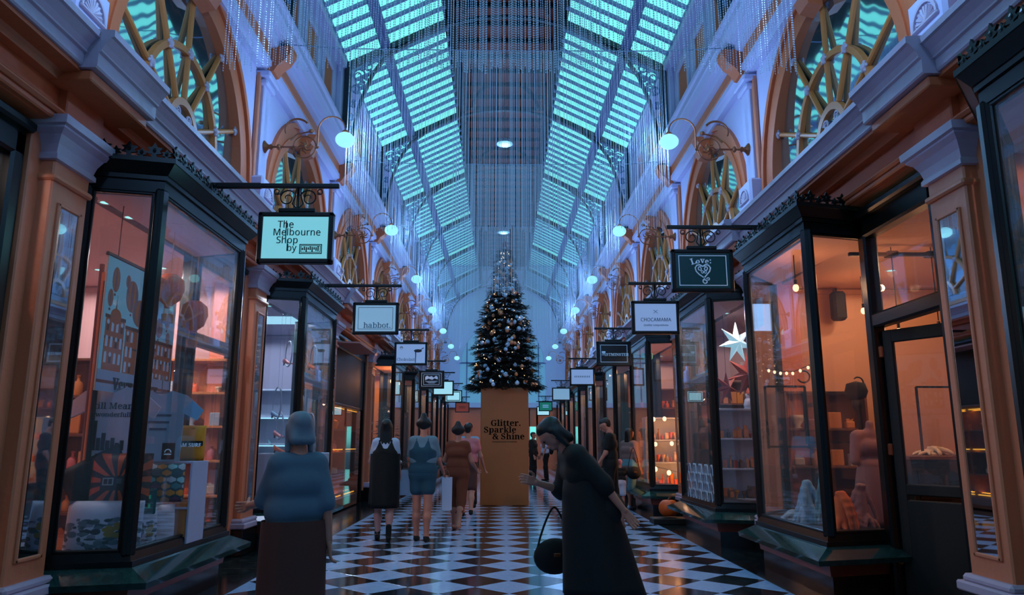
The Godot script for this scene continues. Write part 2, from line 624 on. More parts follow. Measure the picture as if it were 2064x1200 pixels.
func shell(w: Node, s: int, d: float, y: float) -> void:
	if not shared.has("shell"):
		var b := B.new()
		for i in 9:
			var a := PI * (0.08 + 0.84 * i / 8.0)
			var tip := Vector3(0, sin(a) * 0.13, cos(a) * 0.13)
			b.tube(PackedVector3Array([Vector3(0, 0.015, 0), tip * 0.55, tip]), 0.006, 0.017, 5)
		b.arc_band(Vector3(-0.02, 0, 0), Vector3.BACK, Vector3.UP, Vector3(0.04, 0, 0), 0.15, 0.175, 0, PI, 12)
		b.box(Vector3(0, -0.015, 0), Vector3(0.05, 0.03, 0.36), 0.008)
		shared.shell = b.mesh()
	var o := put(shared.shell, "plaster_ornament", "shell_ornament", w)
	o.position = V(s * 3.3, y, d)


func arch_window(s: int, k: int) -> void:
	var mid := (zp(k) + zp(k + 1)) / 2
	var w := thing("window", "large round-arched window with fan tracery above the %s shop, %s side" % [["outermost", "first", "second", "third", "fourth", "fifth", "sixth", "seventh", "eighth"][k + 1], "souvenir shop" if s < 0 else "scarf shop"], "window", Vector3(0, YC, -mid), "", "structure")
	var r := 1.62
	var f := Vector3.FORWARD
	var y := Vector3.UP
	var x := Vector3(s, 0, 0)
	var av := B.new()
	av.arc_band(x * 3.46, f, y, x * 0.3, r - 0.03, r + 0.1, 0, PI, 32)
	av.arc_band(x * 3.48, f, y, x * 0.1, r + 0.1, r + 0.26, 0, PI, 32)
	av.arc_band(x * 3.44, f, y, x * 0.12, r + 0.26, r + 0.34, 0, PI, 32)
	for g in [-1, 1]:
		av.box(x * 3.6 + f * g * (r + 0.035) + y * -0.2, Vector3(0.3, 0.42, 0.13))
		av.box(x * 3.5 + f * g * (r + 0.22) + y * -0.2, Vector3(0.1, 0.42, 0.24))
	part(av, "orange_paint", "archivolt", w)
	var ks := B.new()
	ks.prism(pv([3.5, 1.5, 3.34, 1.54, 3.28, 1.66, 3.34, 1.72, 3.28, 1.8, 3.24, 1.88, 3.5, 1.88]), f * -0.13, x, y, f * 0.26)
	part(ks, "orange_paint", "keystone", w)
	for q in [[0.29, 0.37, "hub_arc", 14], [0.88, 0.95, "ring_arc", 28]]:
		var tr := B.new()
		tr.arc_band(x * 3.52, f, y, x * 0.06, q[0], q[1], 0, PI, q[3])
		part(tr, "ochre_paint", q[2], w)
	for a in [24.0, 58.0, 90.0, 122.0, 156.0]:
		var e := f * cos(deg_to_rad(a)) + y * sin(deg_to_rad(a))
		var tr := B.new()
		tr.bar(x * 3.55 + e * 0.36, x * 3.55 + e * (r - 0.02), 0.055, 0.06, x, 0.015)
		part(tr, "ochre_paint", "spoke", w)
		for rr in [0.915, r - 0.03]:
			var o := put(rosette_mesh(), "plaster_ornament", "rosette", w)
			o.position = x * 3.515 + e * rr
	var tb := B.new()
	tb.box(x * 3.53 + y * -0.2, Vector3(0.12, 0.1, r * 2), 0.02)
	part(tb, "ochre_paint", "bottom_rail", w)
	# scroll relief in the hub
	var sc := B.new(true)
	for g in [-1, 1]:
		for t in [[0.11, 0.07, 0.09], [0.13, 0.18, 0.06]]:
			var p := PackedVector3Array()
			for i in 18:
				var a := TAU * 1.4 * i / 17
				var rr: float = t[2] * (1.0 - 0.75 * i / 17.0)
				p.append(x * 3.54 + f * g * (t[0] + rr * cos(a)) + y * (t[1] + rr * sin(a)))
			sc.tube(p, 0.016, 0.008, 5)
	part(sc, "plaster_ornament", "scroll_relief", w)
	# panes between the bars
	var cuts := [0.0, 24.0, 58.0, 90.0, 122.0, 156.0, 180.0]
	if k <= 2:
		for i in 6:
			for ring in [[0.33, 0.915], [0.915, r]]:
				var am := deg_to_rad((cuts[i] + cuts[i + 1]) / 2)
				var c: Vector3 = (f * cos(am) + y * sin(am)) * (ring[0] + ring[1]) / 2
				var gp := B.new()
				gp.arc_band(-c, f, y, x * 0.012, ring[0] - 0.02, ring[1] + 0.02, deg_to_rad(cuts[i]), deg_to_rad(cuts[i + 1]), 6)
				var pane := part(gp, "upper_glass", "pane", w)
				pane.position = c + x * 3.585
				pane.rotation.z = s * 0.075
		var hp := B.new()
		hp.arc_band(x * 3.57, f, y, x * 0.012, 0.0, 0.33, 0, PI, 8)
		hp.box(x * 3.576 + y * -0.2, Vector3(0.012, 0.42, r * 2))
		part(hp, "upper_glass", "pane", w)
	else:
		var gp := B.new()
		gp.arc_band(x * 3.57, f, y, x * 0.012, 0.0, r, 0, PI, 24)
		gp.box(x * 3.576 + y * -0.2, Vector3(0.012, 0.42, r * 2))
		part(gp, "upper_glass", "pane", w)
	var bk := B.new()
	bk.box(x * 3.76 + y * 0.75, Vector3(0.06, 2.1, r * 2 + 0.1))
	part(bk, "lantern_dark", "backing", w)


func rosette_mesh() -> Mesh:
	if not shared.has("rosette"):
		var ro := B.new(true)
		ro.ball(Vector3(), Vector3(0.03, 0.045, 0.045), 8, 6)
		for i in 5:
			var q := TAU * i / 5
			ro.ball(Vector3(0, sin(q), cos(q)) * 0.045, Vector3(0.018, 0.022, 0.022), 6, 4)
		shared.rosette = ro.mesh()
	return shared.rosette


func roof() -> void:
	var e := Vector2(3.4, 9.15)
	var m := Vector2(2.52, 9.59)
	var t := Vector2(1.18, 10.26)
	var c := thing("ceiling", "glazed arcade roof with sloping bars and a boarded ridge lantern", "roof", Vector3(), "", "structure")
	for k in range(-2, 8):
		var d0 := zp(k)
		for s in [-1, 1]:
			var bars := B.new()
			for i in 12:
				var d := d0 + BAY * i / 11.0
				if i == 0 or i == 11:
					continue
				if k < 3:
					var b := B.new()
					b.bar(V(s * e.x, e.y, d), V(s * t.x, t.y, d), 0.07, 0.06)
					part(b, "roof_paint", "glazing_bar", c)
				else:
					bars.bar(V(s * e.x, e.y, d), V(s * t.x, t.y, d), 0.07, 0.06)
			if k >= 3:
				part(bars, "roof_paint", "distant_glazing_bar", c).set_meta("kind", "stuff")
			for q in [[e, m], [m, t]]:
				var up := Vector3(0, 0.05, 0)
				if k >= 0 and k < 3:
					for i in 11:
						var a0: float = d0 + BAY * i / 11.0 + 0.028
						var a1: float = d0 + BAY * (i + 1) / 11.0 - 0.028
						var g := B.new()
						g.prism(pv([0, 0, 1, 0, 1, 1, 0, 1]), V(s * q[0].x, q[0].y, a0) + up, V(s * (q[1].x - q[0].x), q[1].y - q[0].y, 0), V(0, 0, a1 - a0), Vector3(0, 0.008, 0))
						part(g, "roof_glass", "pane", c)
				else:
					var g := B.new()
					for i in 11:
						var a0: float = d0 + BAY * i / 11.0 + 0.028
						var a1: float = d0 + BAY * (i + 1) / 11.0 - 0.028
						g.prism(pv([0, 0, 1, 0, 1, 1, 0, 1]), V(s * q[0].x, q[0].y, a0) + up, V(s * (q[1].x - q[0].x), q[1].y - q[0].y, 0), V(0, 0, a1 - a0), Vector3(0, 0.008, 0))
					part(g, "roof_glass", "distant_pane", c).set_meta("kind", "stuff")
			var pu := B.new()
			pu.box(V(s * m.x, m.y - 0.05, d0 + BAY / 2), Vector3(0.21, 0.12, BAY), 0.02)
			pu.box(V(s * m.x, m.y - 0.15, d0 + BAY / 2), Vector3(0.09, 0.1, BAY), 0.02)
			part(pu, "purlin_paint", "purlin", c)
			var ev := B.new()
			ev.box(V(s * (e.x + 0.15), e.y + 0.03, d0 + BAY / 2), Vector3(0.5, 0.14, BAY), 0.02)
			part(ev, "purlin_paint", "eaves_beam", c)
			# ridge lantern: edge beam and louvred side
			var rb := B.new()
			rb.box(V(s * (t.x - 0.02), t.y, d0 + BAY / 2), Vector3(0.14, 0.2, BAY), 0.02)
			part(rb, "lantern_dark", "ridge_beam", c)
			for i in 5:
				var lv := B.new()
				lv.box(V(s * t.x, t.y + 0.15 + 0.13 * i, d0 + BAY / 2), Vector3(0.14, 0.02, BAY), 0.0, Basis(Vector3.BACK, s * 0.9))
				part(lv, "lantern_board" if i % 2 else "lantern_dark", "louvre", c)
			var sw := B.new()
			sw.box(V(s * (t.x + 0.12), t.y + 0.42, d0 + BAY / 2), Vector3(0.04, 0.9, BAY))
			part(sw, "lantern_dark", "lantern_wall", c)
		# lantern ceiling boards and cross beams
		for i in 6:
			var bd := B.new()
			bd.box(V(0, t.y + 0.82, d0 + BAY * (i + 0.5) / 6), Vector3(2.6, 0.05, BAY / 6 - 0.015), 0.006)
			part(bd, "lantern_board", "ceiling_board", c)
			var xb := B.new()
			xb.box(V(0, t.y + 0.75, d0 + BAY * i / 6), Vector3(2.4, 0.1, 0.08), 0.01)
			part(xb, "lantern_dark", "ceiling_beam", c)
		var lid := B.new()
		lid.box(V(0, t.y + 0.92, d0 + BAY / 2), Vector3(2.7, 0.1, BAY))
		part(lid, "lantern_dark", "ridge_roof", c)
	var tr := make_truss()
	for k in range(-1, 9):
		var o: Node3D = tr if k == -1 else copy_of(tr, "")
		o.position = V(0, 0, zp(k) if k < 8 else 41.3)
		o.set_meta("label", "%s arched iron roof truss with scroll filigree, counted from the open near end" % ORD[k + 1])


func make_truss() -> Node3D:
	var o := thing("roof_truss", "x", "truss", Vector3(), "iron roof trusses over the pilasters")
	var arch := [Vector2(3.2, 6.98), Vector2(3.14, 7.6), Vector2(3.0, 8.3), Vector2(2.78, 8.9), Vector2(2.52, 9.3), Vector2(2.25, 9.5), Vector2(1.9, 9.76), Vector2(1.5, 9.97), Vector2(1.15, 10.08), Vector2(0.6, 10.22), Vector2(0, 10.26)]
	var rb := B.new()
	for s in [-1, 1]:
		for i in arch.size() - 1:
			rb.bar(Vector3(s * arch[i].x, arch[i].y, 0), Vector3(s * arch[i + 1].x, arch[i + 1].y, 0), 0.09, 0.055)
	part(rb, "iron", "arched_rib", o)
	for s in [-1, 1]:
		var lg := B.new()
		lg.box(Vector3(s * 3.28, 7.95, 0), Vector3(0.12, 2.15, 0.14), 0.01)
		lg.box(Vector3(s * 3.24, 6.92, 0), Vector3(0.24, 0.08, 0.2), 0.01)
		part(lg, "iron", "wall_post", o)
		var rf := B.new()
		rf.bar(Vector3(s * 3.3, 9.08, 0), Vector3(s * 1.2, 10.13, 0), 0.14, 0.12)
		part(rf, "iron", "rafter", o)
		var lat := B.new()
		for i in 13:
			var x := 1.25 + 0.1 * i
			var ya := 9.08 + (3.3 - x) * 0.5 - 0.05
			var yb := 0.0
			for j in arch.size() - 1:
				if x <= arch[j].x and x >= arch[j + 1].x:
					yb = lerpf(arch[j].y, arch[j + 1].y, (arch[j].x - x) / (arch[j].x - arch[j + 1].x))
			if yb > 0 and ya - yb > 0.03:
				lat.bar(Vector3(s * x, yb, 0), Vector3(s * x, ya, 0), 0.03, 0.03, Vector3.BACK)
		part(lat, "iron", "lattice", o).set_meta("kind", "stuff")
		var fl := B.new(true)
		for t in [[3.06, 8.88, 0.15], [2.86, 9.08, 0.11], [3.14, 8.58, 0.1], [3.0, 8.66, 0.08], [3.18, 8.25, 0.07], [2.68, 9.26, 0.07], [3.2, 7.95, 0.05], [3.2, 7.7, 0.035], [2.92, 8.85, 0.06]]:
			for h in [-1, 1]:
				var p := PackedVector3Array()
				for i in 20:
					var a: float = h * TAU * 1.25 * i / 19 + t[0] * 9
					var rr: float = t[2] * (1.0 - 0.8 * i / 19.0)
					p.append(Vector3(s * (t[0] + rr * cos(a) * 0.9), t[1] + rr * sin(a), 0))
				fl.tube(p, 0.018, 0.01, 5)
			for i in 3:
				fl.ball(Vector3(s * (t[0] + t[2] * cos(i * 2.1)), t[1] + t[2] * sin(i * 2.1), 0), Vector3(0.05, 0.035, 0.02), 6, 4)
		part(fl, "filigree", "scroll_filigree", o).set_meta("kind", "stuff")
	var hoop := B.new()
	hoop.arc_band(Vector3(0, 10.2, -0.05), Vector3.RIGHT, Vector3.UP, Vector3(0, 0, 0.1), 0.86, 0.94, 0.1, PI - 0.1, 20)
	part(hoop, "iron", "lantern_hoop", o)
	return o


func far_end() -> void:
	var w := thing("wall_far", "pale blue end wall with a tall arch closing the arcade beyond the Christmas tree", "wall", Vector3(), "", "structure")
	var b := B.new()
	var hole := PackedVector2Array([Vector2(-3.6, 3.4), Vector2(-3.6, 11.4), Vector2(3.6, 11.4), Vector2(3.6, 3.4), Vector2(2.4, 3.4)])
	hole.append_array(ring_poly(Vector2(0, 5.8), 2.4, 0, PI, 24))
	hole.append(Vector2(-2.4, 3.4))
	b.prism(hole, V(0, 0, 41.4), Vector3.RIGHT, Vector3.UP, V(0, 0, 0.3))
	part(b, "end_paint", "end_wall", w)
	var a := B.new()
	a.arc_band(V(0, 5.8, 41.34), Vector3.RIGHT, Vector3.UP, V(0, 0, 0.2), 2.3, 2.6, 0, PI, 24)
	a.box(V(0, 3.45, 41.35), Vector3(7, 0.3, 0.3), 0.03)
	part(a, "end_paint", "end_arch", w)
	var g := B.new()
	for i in 5:
		g.box(V(-2.0 + i, 5.8, 41.55), Vector3(0.06, 5.2, 0.08))
	g.box(V(0, 5.8, 41.55), Vector3(4.8, 0.08, 0.08))
	part(g, "purlin_paint", "end_glazing_bar", w)
	var gl := B.new()
	gl.box(V(0, 5.8, 41.62), Vector3(5, 5.2, 0.02))
	part(gl, "milk_glass", "end_glass", w)
	var lo := B.new()
	lo.box(V(-1.15, 1.7, 41.6), Vector3(5.3, 3.4, 0.3))
	lo.box(V(2.8, 1.7, 41.6), Vector3(1.9, 3.4, 0.3))
	lo.box(V(1.7, 2.85, 41.6), Vector3(0.5, 1.1, 0.3))
	part(lo, "pilaster_paint", "end_portal", w)
	var nw := thing("wall_near", "plain wall closing the arcade behind the viewer", "wall", Vector3(), "", "structure")
	var n := B.new()
	n.box(V(0, 5.6, -4.0), Vector3(14, 11.4, 0.2))
	part(n, "wall_paint", "near_wall", nw)


func plan(s: int, k: int) -> Array:  # corners of a bay window, (distance from the axis, distance down the arcade)
	var d := zp(k)
	if s < 0 or k > 0:  # window first, then the door; the scarf shop is the other way round
		return [Vector2(3.4, d + 0.37), Vector2(2.86, d + 0.5), Vector2(2.86, d + 2.4), Vector2(3.4, d + 2.58)]
	return [Vector2(3.55, d + 1.73), Vector2(2.86, d + 1.55), Vector2(2.86, d + 3.32), Vector2(3.4, d + 3.95)]


func out(p: Array, o: float) -> Array:  # the same line moved outwards by o, its ends kept on their distance from the axis
	var lines := []
	for i in 3:
		var t: Vector2 = (p[i + 1] - p[i]).normalized()
		var n := Vector2(-t.y, t.x)
		lines.append([p[i] + n * o, t])
	var r := []
	r.append(Geometry2D.line_intersects_line(lines[0][0], lines[0][1], p[0], Vector2(0, 1)))
	for i in 2:
		r.append(Geometry2D.line_intersects_line(lines[i][0], lines[i][1], lines[i + 1][0], lines[i + 1][1]))
	r.append(Geometry2D.line_intersects_line(lines[2][0], lines[2][1], p[3], Vector2(0, 1)))
	return r


func slab(b: B, s: int, lo: Array, hi: Array, y0: float, y1: float) -> void:  # solid between the line lo at y0 and the line hi at y1, closed at the back
	var a := PackedVector3Array()
	var c := PackedVector3Array()
	for i in 4:
		a.append(V(s * lo[i].x, y0, lo[i].y))
		c.append(V(s * hi[i].x, y1, hi[i].y))
	b.loft(a, c)
	for p in [a, c]:
		b.q(p[0], p[1], p[2], p[3])


func finial_mesh(big: bool) -> Mesh:
	var key := "finial%s" % big
	if not shared.has(key):
		var b := B.new()
		var h := 0.135 if big else 0.085
		var w := 0.075 if big else 0.05
		b.prism(pv([-0.3 * w, 0, -0.2 * w, 0.25 * h, -0.75 * w, 0.32 * h, -0.45 * w, 0.5 * h, -0.8 * w, 0.68 * h, -0.3 * w, 0.7 * h, 0, h, 0.3 * w, 0.7 * h, 0.8 * w, 0.68 * h, 0.45 * w, 0.5 * h, 0.75 * w, 0.32 * h, 0.2 * w, 0.25 * h, 0.3 * w, 0]), Vector3(0, 0, -0.009), Vector3.RIGHT, Vector3.UP, Vector3(0, 0, 0.018))
		b.ball(Vector3(0, h * 0.5, 0), Vector3(0.02, 0.025, 0.02), 6, 4)
		shared[key] = b.mesh()
	return shared[key]


func shop_window(s: int, k: int) -> void:
	var p := plan(s, k)
	var names := ["outermost", "souvenir", "shoe", "gold", "amber", "fifth", "sixth", "seventh", "eighth"] if s < 0 else ["outermost", "scarf", "star-hung chocolate", "fairy-lit toy", "fourth", "fifth", "sixth", "seventh", "eighth"]
	var w := thing("shop_window", "dark timber bay window with iron cresting, the %s shop on the %s side" % [names[k + 1], "souvenir" if s < 0 else "scarf"], "shop window", Vector3(), "", "structure")
	var b := B.new()
	slab(b, s, out(p, 0.0), out(p, 0.0), 0.0, 0.2)
	part(b, "plinth_stone", "plinth", w)
	b = B.new()
	slab(b, s, out(p, 0.03), out(p, 0.05), 0.2, 0.33)
	part(b, "brown_band", "brown_band", w)
	b = B.new()
	slab(b, s, out(p, 0.24), out(p, 0.25), 0.33, 0.375)
	slab(b, s, out(p, 0.25), out(p, 0.06), 0.375, 0.46)
	part(b, "sill_marble", "sloping_sill", w)
	b = B.new()
	slab(b, s, out(p, 0.065), out(p, 0.065), 0.46, 0.5)
	slab(b, s, out(p, 0.045), out(p, 0.03), 0.5, 0.56)
	part(b, "dark_wood", "bottom_rail", w)
	b = B.new()
	slab(b, s, out(p, 0.03), out(p, 0.03), 3.36, 3.46)
	slab(b, s, out(p, 0.05), out(p, 0.05), 3.46, 3.5)
	slab(b, s, out(p, 0.06), out(p, 0.13), 3.5, 3.58)
	slab(b, s, out(p, 0.14), out(p, 0.14), 3.58, 3.62)
	part(b, "dark_wood", "head_cornice", w)
	for i in 4:
		var at: Vector2 = p[i]
		var po := B.new()
		var t: Vector2 = (p[mini(i + 1, 3)] - p[maxi(i - 1, 0)]).normalized()
		po.box(V(s * at.x, 1.96, at.y), Vector3(0.09, 2.86, 0.09), 0.018, Basis(Vector3.UP, s * -atan2(t.x, t.y)))
		po.box(V(s * at.x, 1.96, at.y), Vector3(0.05, 2.86, 0.125), 0.018, Basis(Vector3.UP, s * -atan2(t.x, t.y)))
		part(po, "dark_wood", "mullion", w)
	for i in 3:
		var a: Vector2 = p[i]
		var c: Vector2 = p[i + 1]
		var g := B.new()
		var m := (a + c) / 2
		var t := (c - a).normalized()
		var bs := Basis(Vector3.UP, s * -atan2(t.x, t.y))
		g.box(V(s * m.x, 1.96, m.y), Vector3(0.008, 2.82, a.distance_to(c) - 0.08), 0.0, bs)
		part(g, "glass", "pane", w)
		var fr := B.new()
		for e in [-1, 1]:
			fr.box(V(s * m.x, 1.96, m.y) + bs * Vector3(0, 0, e * (a.distance_to(c) / 2 - 0.055)), Vector3(0.04, 2.8, 0.03), 0.008, bs)
			fr.box(V(s * m.x, 1.96 + e * 1.39, m.y), Vector3(0.04, 0.03, a.distance_to(c) - 0.09), 0.008, bs)
		part(fr, "dark_wood", "glazing_bead", w)
	# cresting
	var cr := out(p, 0.1)
	var where := []
	var n := 0
	for i in 3:
		var a: Vector2 = cr[i]
		var c: Vector2 = cr[i + 1]
		var t := (c - a).normalized()
		var count := int(a.distance_to(c) / 0.085)
		for j in count:
			if i == 0 and a.lerp(c, (j + 0.5) / count).x > 3.3:
				continue
			var q := a.lerp(c, (j + 0.5) / count)
			var tf := Transform3D(Basis(Vector3.UP, s * -atan2(t.x, t.y) + PI / 2), V(s * q.x, 3.62, q.y))
			var big := n % 2 == 0
			n += 1
			if k <= 1:
				put(finial_mesh(big), "dark_wood", "finial", w).transform = tf
			else:
				where.append([big, tf])
	for big in [true, false]:
		if where.size():
			scatter(finial_mesh(big), where.filter(func(x): return x[0] == big).map(func(x): return x[1]), "dark_wood", "cresting", w)
	# raised display floor behind the glass
	var df := B.new()
	slab(df, s, out(p, -0.05), out(p, -0.05), 0.2, 0.5)
	part(df, "display_floor", "display_floor", w)


func shop_door(s: int, k: int) -> void:
	var d := zp(k)
	var late := s < 0 or k > 0
	var a := d + (2.62 if late else 0.36)
	var c := d + (4.14 if late else 1.7)
	var gold := s < 0 and k == 2
	if gold:
		a = d + 0.36
	var x := 3.5
	var m := (a + c) / 2
	var names := ["outermost", "souvenir", "shoe", "gold", "amber", "fifth", "sixth", "seventh", "eighth"] if s < 0 else ["outermost", "scarf", "star-hung chocolate", "fairy-lit toy", "fourth", "fifth", "sixth", "seventh", "eighth"]
	var o := thing("door", "dark timber shop entrance with a transom light, the %s shop on the %s side" % [names[k + 1], "souvenir" if s < 0 else "scarf"], "door", Vector3(), "", "structure")
	var f := B.new()
	for q in [a + 0.06, c - 0.06]:
		f.box(V(s * x, 1.75, q), Vector3(0.14, 3.5, 0.13), 0.02)
	f.box(V(s * x, 3.42, m), Vector3(0.14, 0.2, c - a), 0.02)
	f.box(V(s * (x - 0.03), 3.54, m), Vector3(0.22, 0.08, c - a), 0.02)
	part(f, "dark_wood", "door_frame", o)
	if gold:
		var pn := B.new()
		pn.box(V(s * x, 2.75, m), Vector3(0.08, 1.2, c - a - 0.2), 0.01)
		part(pn, "black_wood", "dark_panel", o)
		return
	var tr := B.new()
	tr.box(V(s * x, 2.5, m), Vector3(0.12, 0.14, c - a - 0.2), 0.02)
	part(tr, "dark_wood", "transom", o)
	var g := B.new()
	g.box(V(s * x, 2.95, m), Vector3(0.008, 0.78, c - a - 0.24))
	part(g, "glass", "transom_pane", o)
	# the leaf, standing open into the shop
	var leaf := B.new()
	var h := c - 0.14 if not late else a + 0.14
	var wd := 0.82
	var bs := Basis(Vector3.UP, -1.2 if s < 0 else -PI + 1.2)
	if late and s > 0:
		bs = Basis(Vector3.UP, 1.2)
	elif not late:
		bs = Basis(Vector3.UP, -PI / 2 + 0.55)
	var oo := V(s * (x + 0.02), 0, h)
	for e in [0.05, wd - 0.05]:
		leaf.box(oo + bs * Vector3(e, 1.22, 0), Vector3(0.1, 2.36, 0.045), 0.01, bs)
	for q in [[0.45, 0.82], [2.34, 0.12], [0.95, 0.1]]:
		leaf.box(oo + bs * Vector3(wd / 2, q[0], 0), Vector3(wd - 0.1, q[1], 0.04), 0.01, bs)
	part(leaf, "black_wood", "door_leaf", o)
	var lg := B.new()
	lg.box(oo + bs * Vector3(wd / 2, 1.64, 0), Vector3(wd - 0.2, 1.3, 0.008), 0.0, bs)
	part(lg, "glass", "door_pane", o)
	var hg := B.new()
	for yy in [0.35, 1.3, 2.2]:
		hg.box(oo + bs * Vector3(-0.02, yy, 0), Vector3(0.05, 0.11, 0.07), 0.01, bs)
	part(hg, "brass", "hinge", o)


func spiral(c: Vector3, u: Vector3, v: Vector3, r: float, a0: float, turns: float, n := 24, shrink := 0.8) -> PackedVector3Array:
	var p := PackedVector3Array()
	for i in n:
		var t := float(i) / (n - 1)
		var a := a0 + TAU * turns * t
		var rr := r * (1.0 - shrink * t)
		p.append(c + (u * cos(a) + v * sin(a)) * rr)
	return p


func lamps() -> void:
	for s in [-1, 1]:
		for k in range(-1, 8):
			var o := thing("wall_lamp", "globe lamp on a scrolled brass bracket, %s along the %s side" % [ORD[k + 1], "souvenir shop" if s < 0 else "scarf shop"], "lamp", V(s * 3.4, 5.43, zp(k)), "globe lamps on the pilasters")
			var x := Vector3(-s, 0, 0)
			var y := Vector3.UP
			var b := B.new(true)
			b.lathe(pv([0.0, -0.02, 0.08, -0.02, 0.09, 0.01, 0.05, 0.04, 0.03, 0.07, 0.045, 0.1, 0.0, 0.13]), Vector3(), Basis(y, x, Vector3.BACK), 12)
			b.tube(PackedVector3Array([x * 0.05, x * 0.42]), 0.014, 0.014, 6)
			b.ball(x * 0.2, Vector3(0.03, 0.045, 0.045), 8, 6)
			part(b, "brass", "wall_rose", o)
			b = B.new(true)
			b.tube(ring3(x * 0.56, x, y, 0.16, 24), 0.011, -1, 6, true)
			part(b, "brass", "ring", o)
			b = B.new(true)
			for i in 7:
				var a := TAU * i / 7
				b.tube(PackedVector3Array([x * 0.56, x * 0.56 + (x * cos(a) + y * sin(a)) * 0.06, x * 0.56 + (x * cos(a + 0.5) + y * sin(a + 0.5)) * 0.1]), 0.022, 0.008, 5)
			part(b, "brass", "leaf_rosette", o)
			b = B.new(true)
			b.tube(spiral(x * 0.42 + y * 0.24, x, y, 0.2, 0.6, 0.45, 14, 0.3), 0.018, 0.01, 5)
			b.tube(PackedVector3Array([x * 0.36 + y * 0.1, x * 0.45 + y * 0.19, x * 0.62 + y * 0.23]), 0.016, 0.01, 5)
			b.ball(x * 0.64 + y * 0.24, Vector3(0.04, 0.03, 0.03), 6, 5)
			part(b, "brass", "leaf_scroll", o).set_meta("kind", "stuff")
			var gn := PackedVector3Array([x * 0.74 - y * 0.02, x * 0.74 + y * 0.16])
			for i in 11:
				var a := PI - PI * i / 10
				gn.append(x * (0.93 + 0.19 * cos(a)) + y * (0.26 + 0.2 * sin(a)))
			gn.append(x * 1.12 + y * 0.22)
			b = B.new(true)
			b.tube(gn, 0.012, 0.01, 6)
			b.tube(PackedVector3Array([x * 0.7, x * 0.76]), 0.012, 0.012, 6)
			b.lathe(pv([0.0, 0.0, 0.035, 0.0, 0.05, 0.03, 0.02, 0.06, 0.0, 0.06]), x * 1.12 + y * 0.2, Basis(), 10)
			part(b, "brass", "gooseneck", o)
			b = B.new(true)
			b.ball(x * 1.12 + y * 0.11, Vector3(0.135, 0.105, 0.135), 18, 12)
			part(b, "globe_glow", "globe", o)
			omni(x * 1.12 + y * 0.11, Color(0.54, 0.75, 1.0), LAMP_E, 0.1, o)
	for i in 2:
		var o := thing("pendant_lamp", "%s white dome pendant hanging under the roof ridge" % ["nearer" if i == 0 else "farther"], "lamp", V(0, 9.65, [19.7, 28.6][i]), "dome pendants under the ridge")
		var b := B.new(true)
		b.tube(PackedVector3Array([Vector3(0, 0.1, 0), Vector3(0, 1.4, 0)]), 0.012)
		part(b, "iron", "rod", o)
		b = B.new(true)
		b.lathe(pv([0.24, -0.02, 0.23, 0.02, 0.15, 0.1, 0.05, 0.14, 0.0, 0.14]), Vector3(), Basis(), 20)
		part(b, "filigree", "shade", o)
		b = B.new(true)
		b.ball(Vector3(0, -0.01, 0), Vector3(0.22, 0.07, 0.22), 18, 8)
		part(b, "globe_glow", "diffuser", o)
		omni(Vector3(0, -0.12, 0), Color(0.54, 0.75, 1.0), LAMP_E, 0.2, o)


func ring3(c: Vector3, u: Vector3, v: Vector3, r: float, n: int) -> PackedVector3Array:
	var p := PackedVector3Array()
	for i in n:
		p.append(c + (u * cos(TAU * i / n) + v * sin(TAU * i / n)) * r)
	return p


func text(t: String, font: String, size: float, at: Vector3, material: String, parent: Node, bold := false, called := "lettering", depth := 0.006, align := HORIZONTAL_ALIGNMENT_CENTER, width_scale := 1.0) -> MeshInstance3D:
	var f := SystemFont.new()
	f.font_names = PackedStringArray([font])
	f.font_weight = 700 if bold else 400
	var m := TextMesh.new()
	m.text = t
	m.font = f
	m.font_size = 48
	m.pixel_size = size / 48.0
	m.depth = depth
	m.curve_step = 2.0
	m.horizontal_alignment = align
	var o := put(m, material, called, parent)
	o.position = at
	o.scale = Vector3(width_scale, 1, 1)
	return o


func sign_board(s: int, d: float, y: float, face: String, label: String) -> Node3D:
	var cx := s * (1.99 if s < 0 else 2.17)
	var o := thing("hanging_sign", label, "sign", V(cx, y, d), "hanging shop signs")
	var b := B.new()
	var near := -s
	b.box(Vector3(near * -0.12, 0.235, 0), Vector3(1.0, 0.042, 0.042), 0.006)
	b.box(Vector3(s * 0.9, 0.235, 0), Vector3(1.1, 0.05, 0.05), 0.006)
	part(b, "wrought", "arm", o)
	b = B.new(true)
	for h in [-1, 1]:
		b.tube(spiral(Vector3(h * 0.1, 0.115, 0), Vector3(h, 0, 0), Vector3.UP, 0.085, PI * 0.9, -1.5, 30, 0.8), 0.008, 0.005, 5)
		b.tube(spiral(Vector3(h * 0.2, 0.18, 0), Vector3(h, 0, 0), Vector3.UP, 0.03, -2.4, 1.2, 14, 0.5), 0.007, 0.005, 5)
		b.tube(PackedVector3Array([Vector3(h * 0.015, 0.02, 0), Vector3(h * 0.05, 0.06, 0), Vector3(h * 0.03, 0.12, 0), Vector3(h * 0.02, 0.21, 0)]), 0.01, 0.006, 5)
	b.tube(PackedVector3Array([Vector3(0, 0, 0), Vector3(0, 0.22, 0)]), 0.014, 0.014, 6)
	part(b, "wrought", "scrollwork", o)
	b = B.new()
	b.box(Vector3(0, -0.01, 0), Vector3(0.34, 0.04, 0.07), 0.008)
	for h in [-1, 1]:
		b.box(Vector3(h * 0.325, -0.275, 0), Vector3(0.045, 0.49, 0.085), 0.01)
		b.box(Vector3(0, -0.275 + h * 0.2225, 0), Vector3(0.695, 0.045, 0.085), 0.01)
	part(b, "wrought", "frame", o)
	b = B.new()
	b.box(Vector3(0, -0.275, 0), Vector3(0.61, 0.405, 0.06))
	part(b, face, "panel", o)
	return o


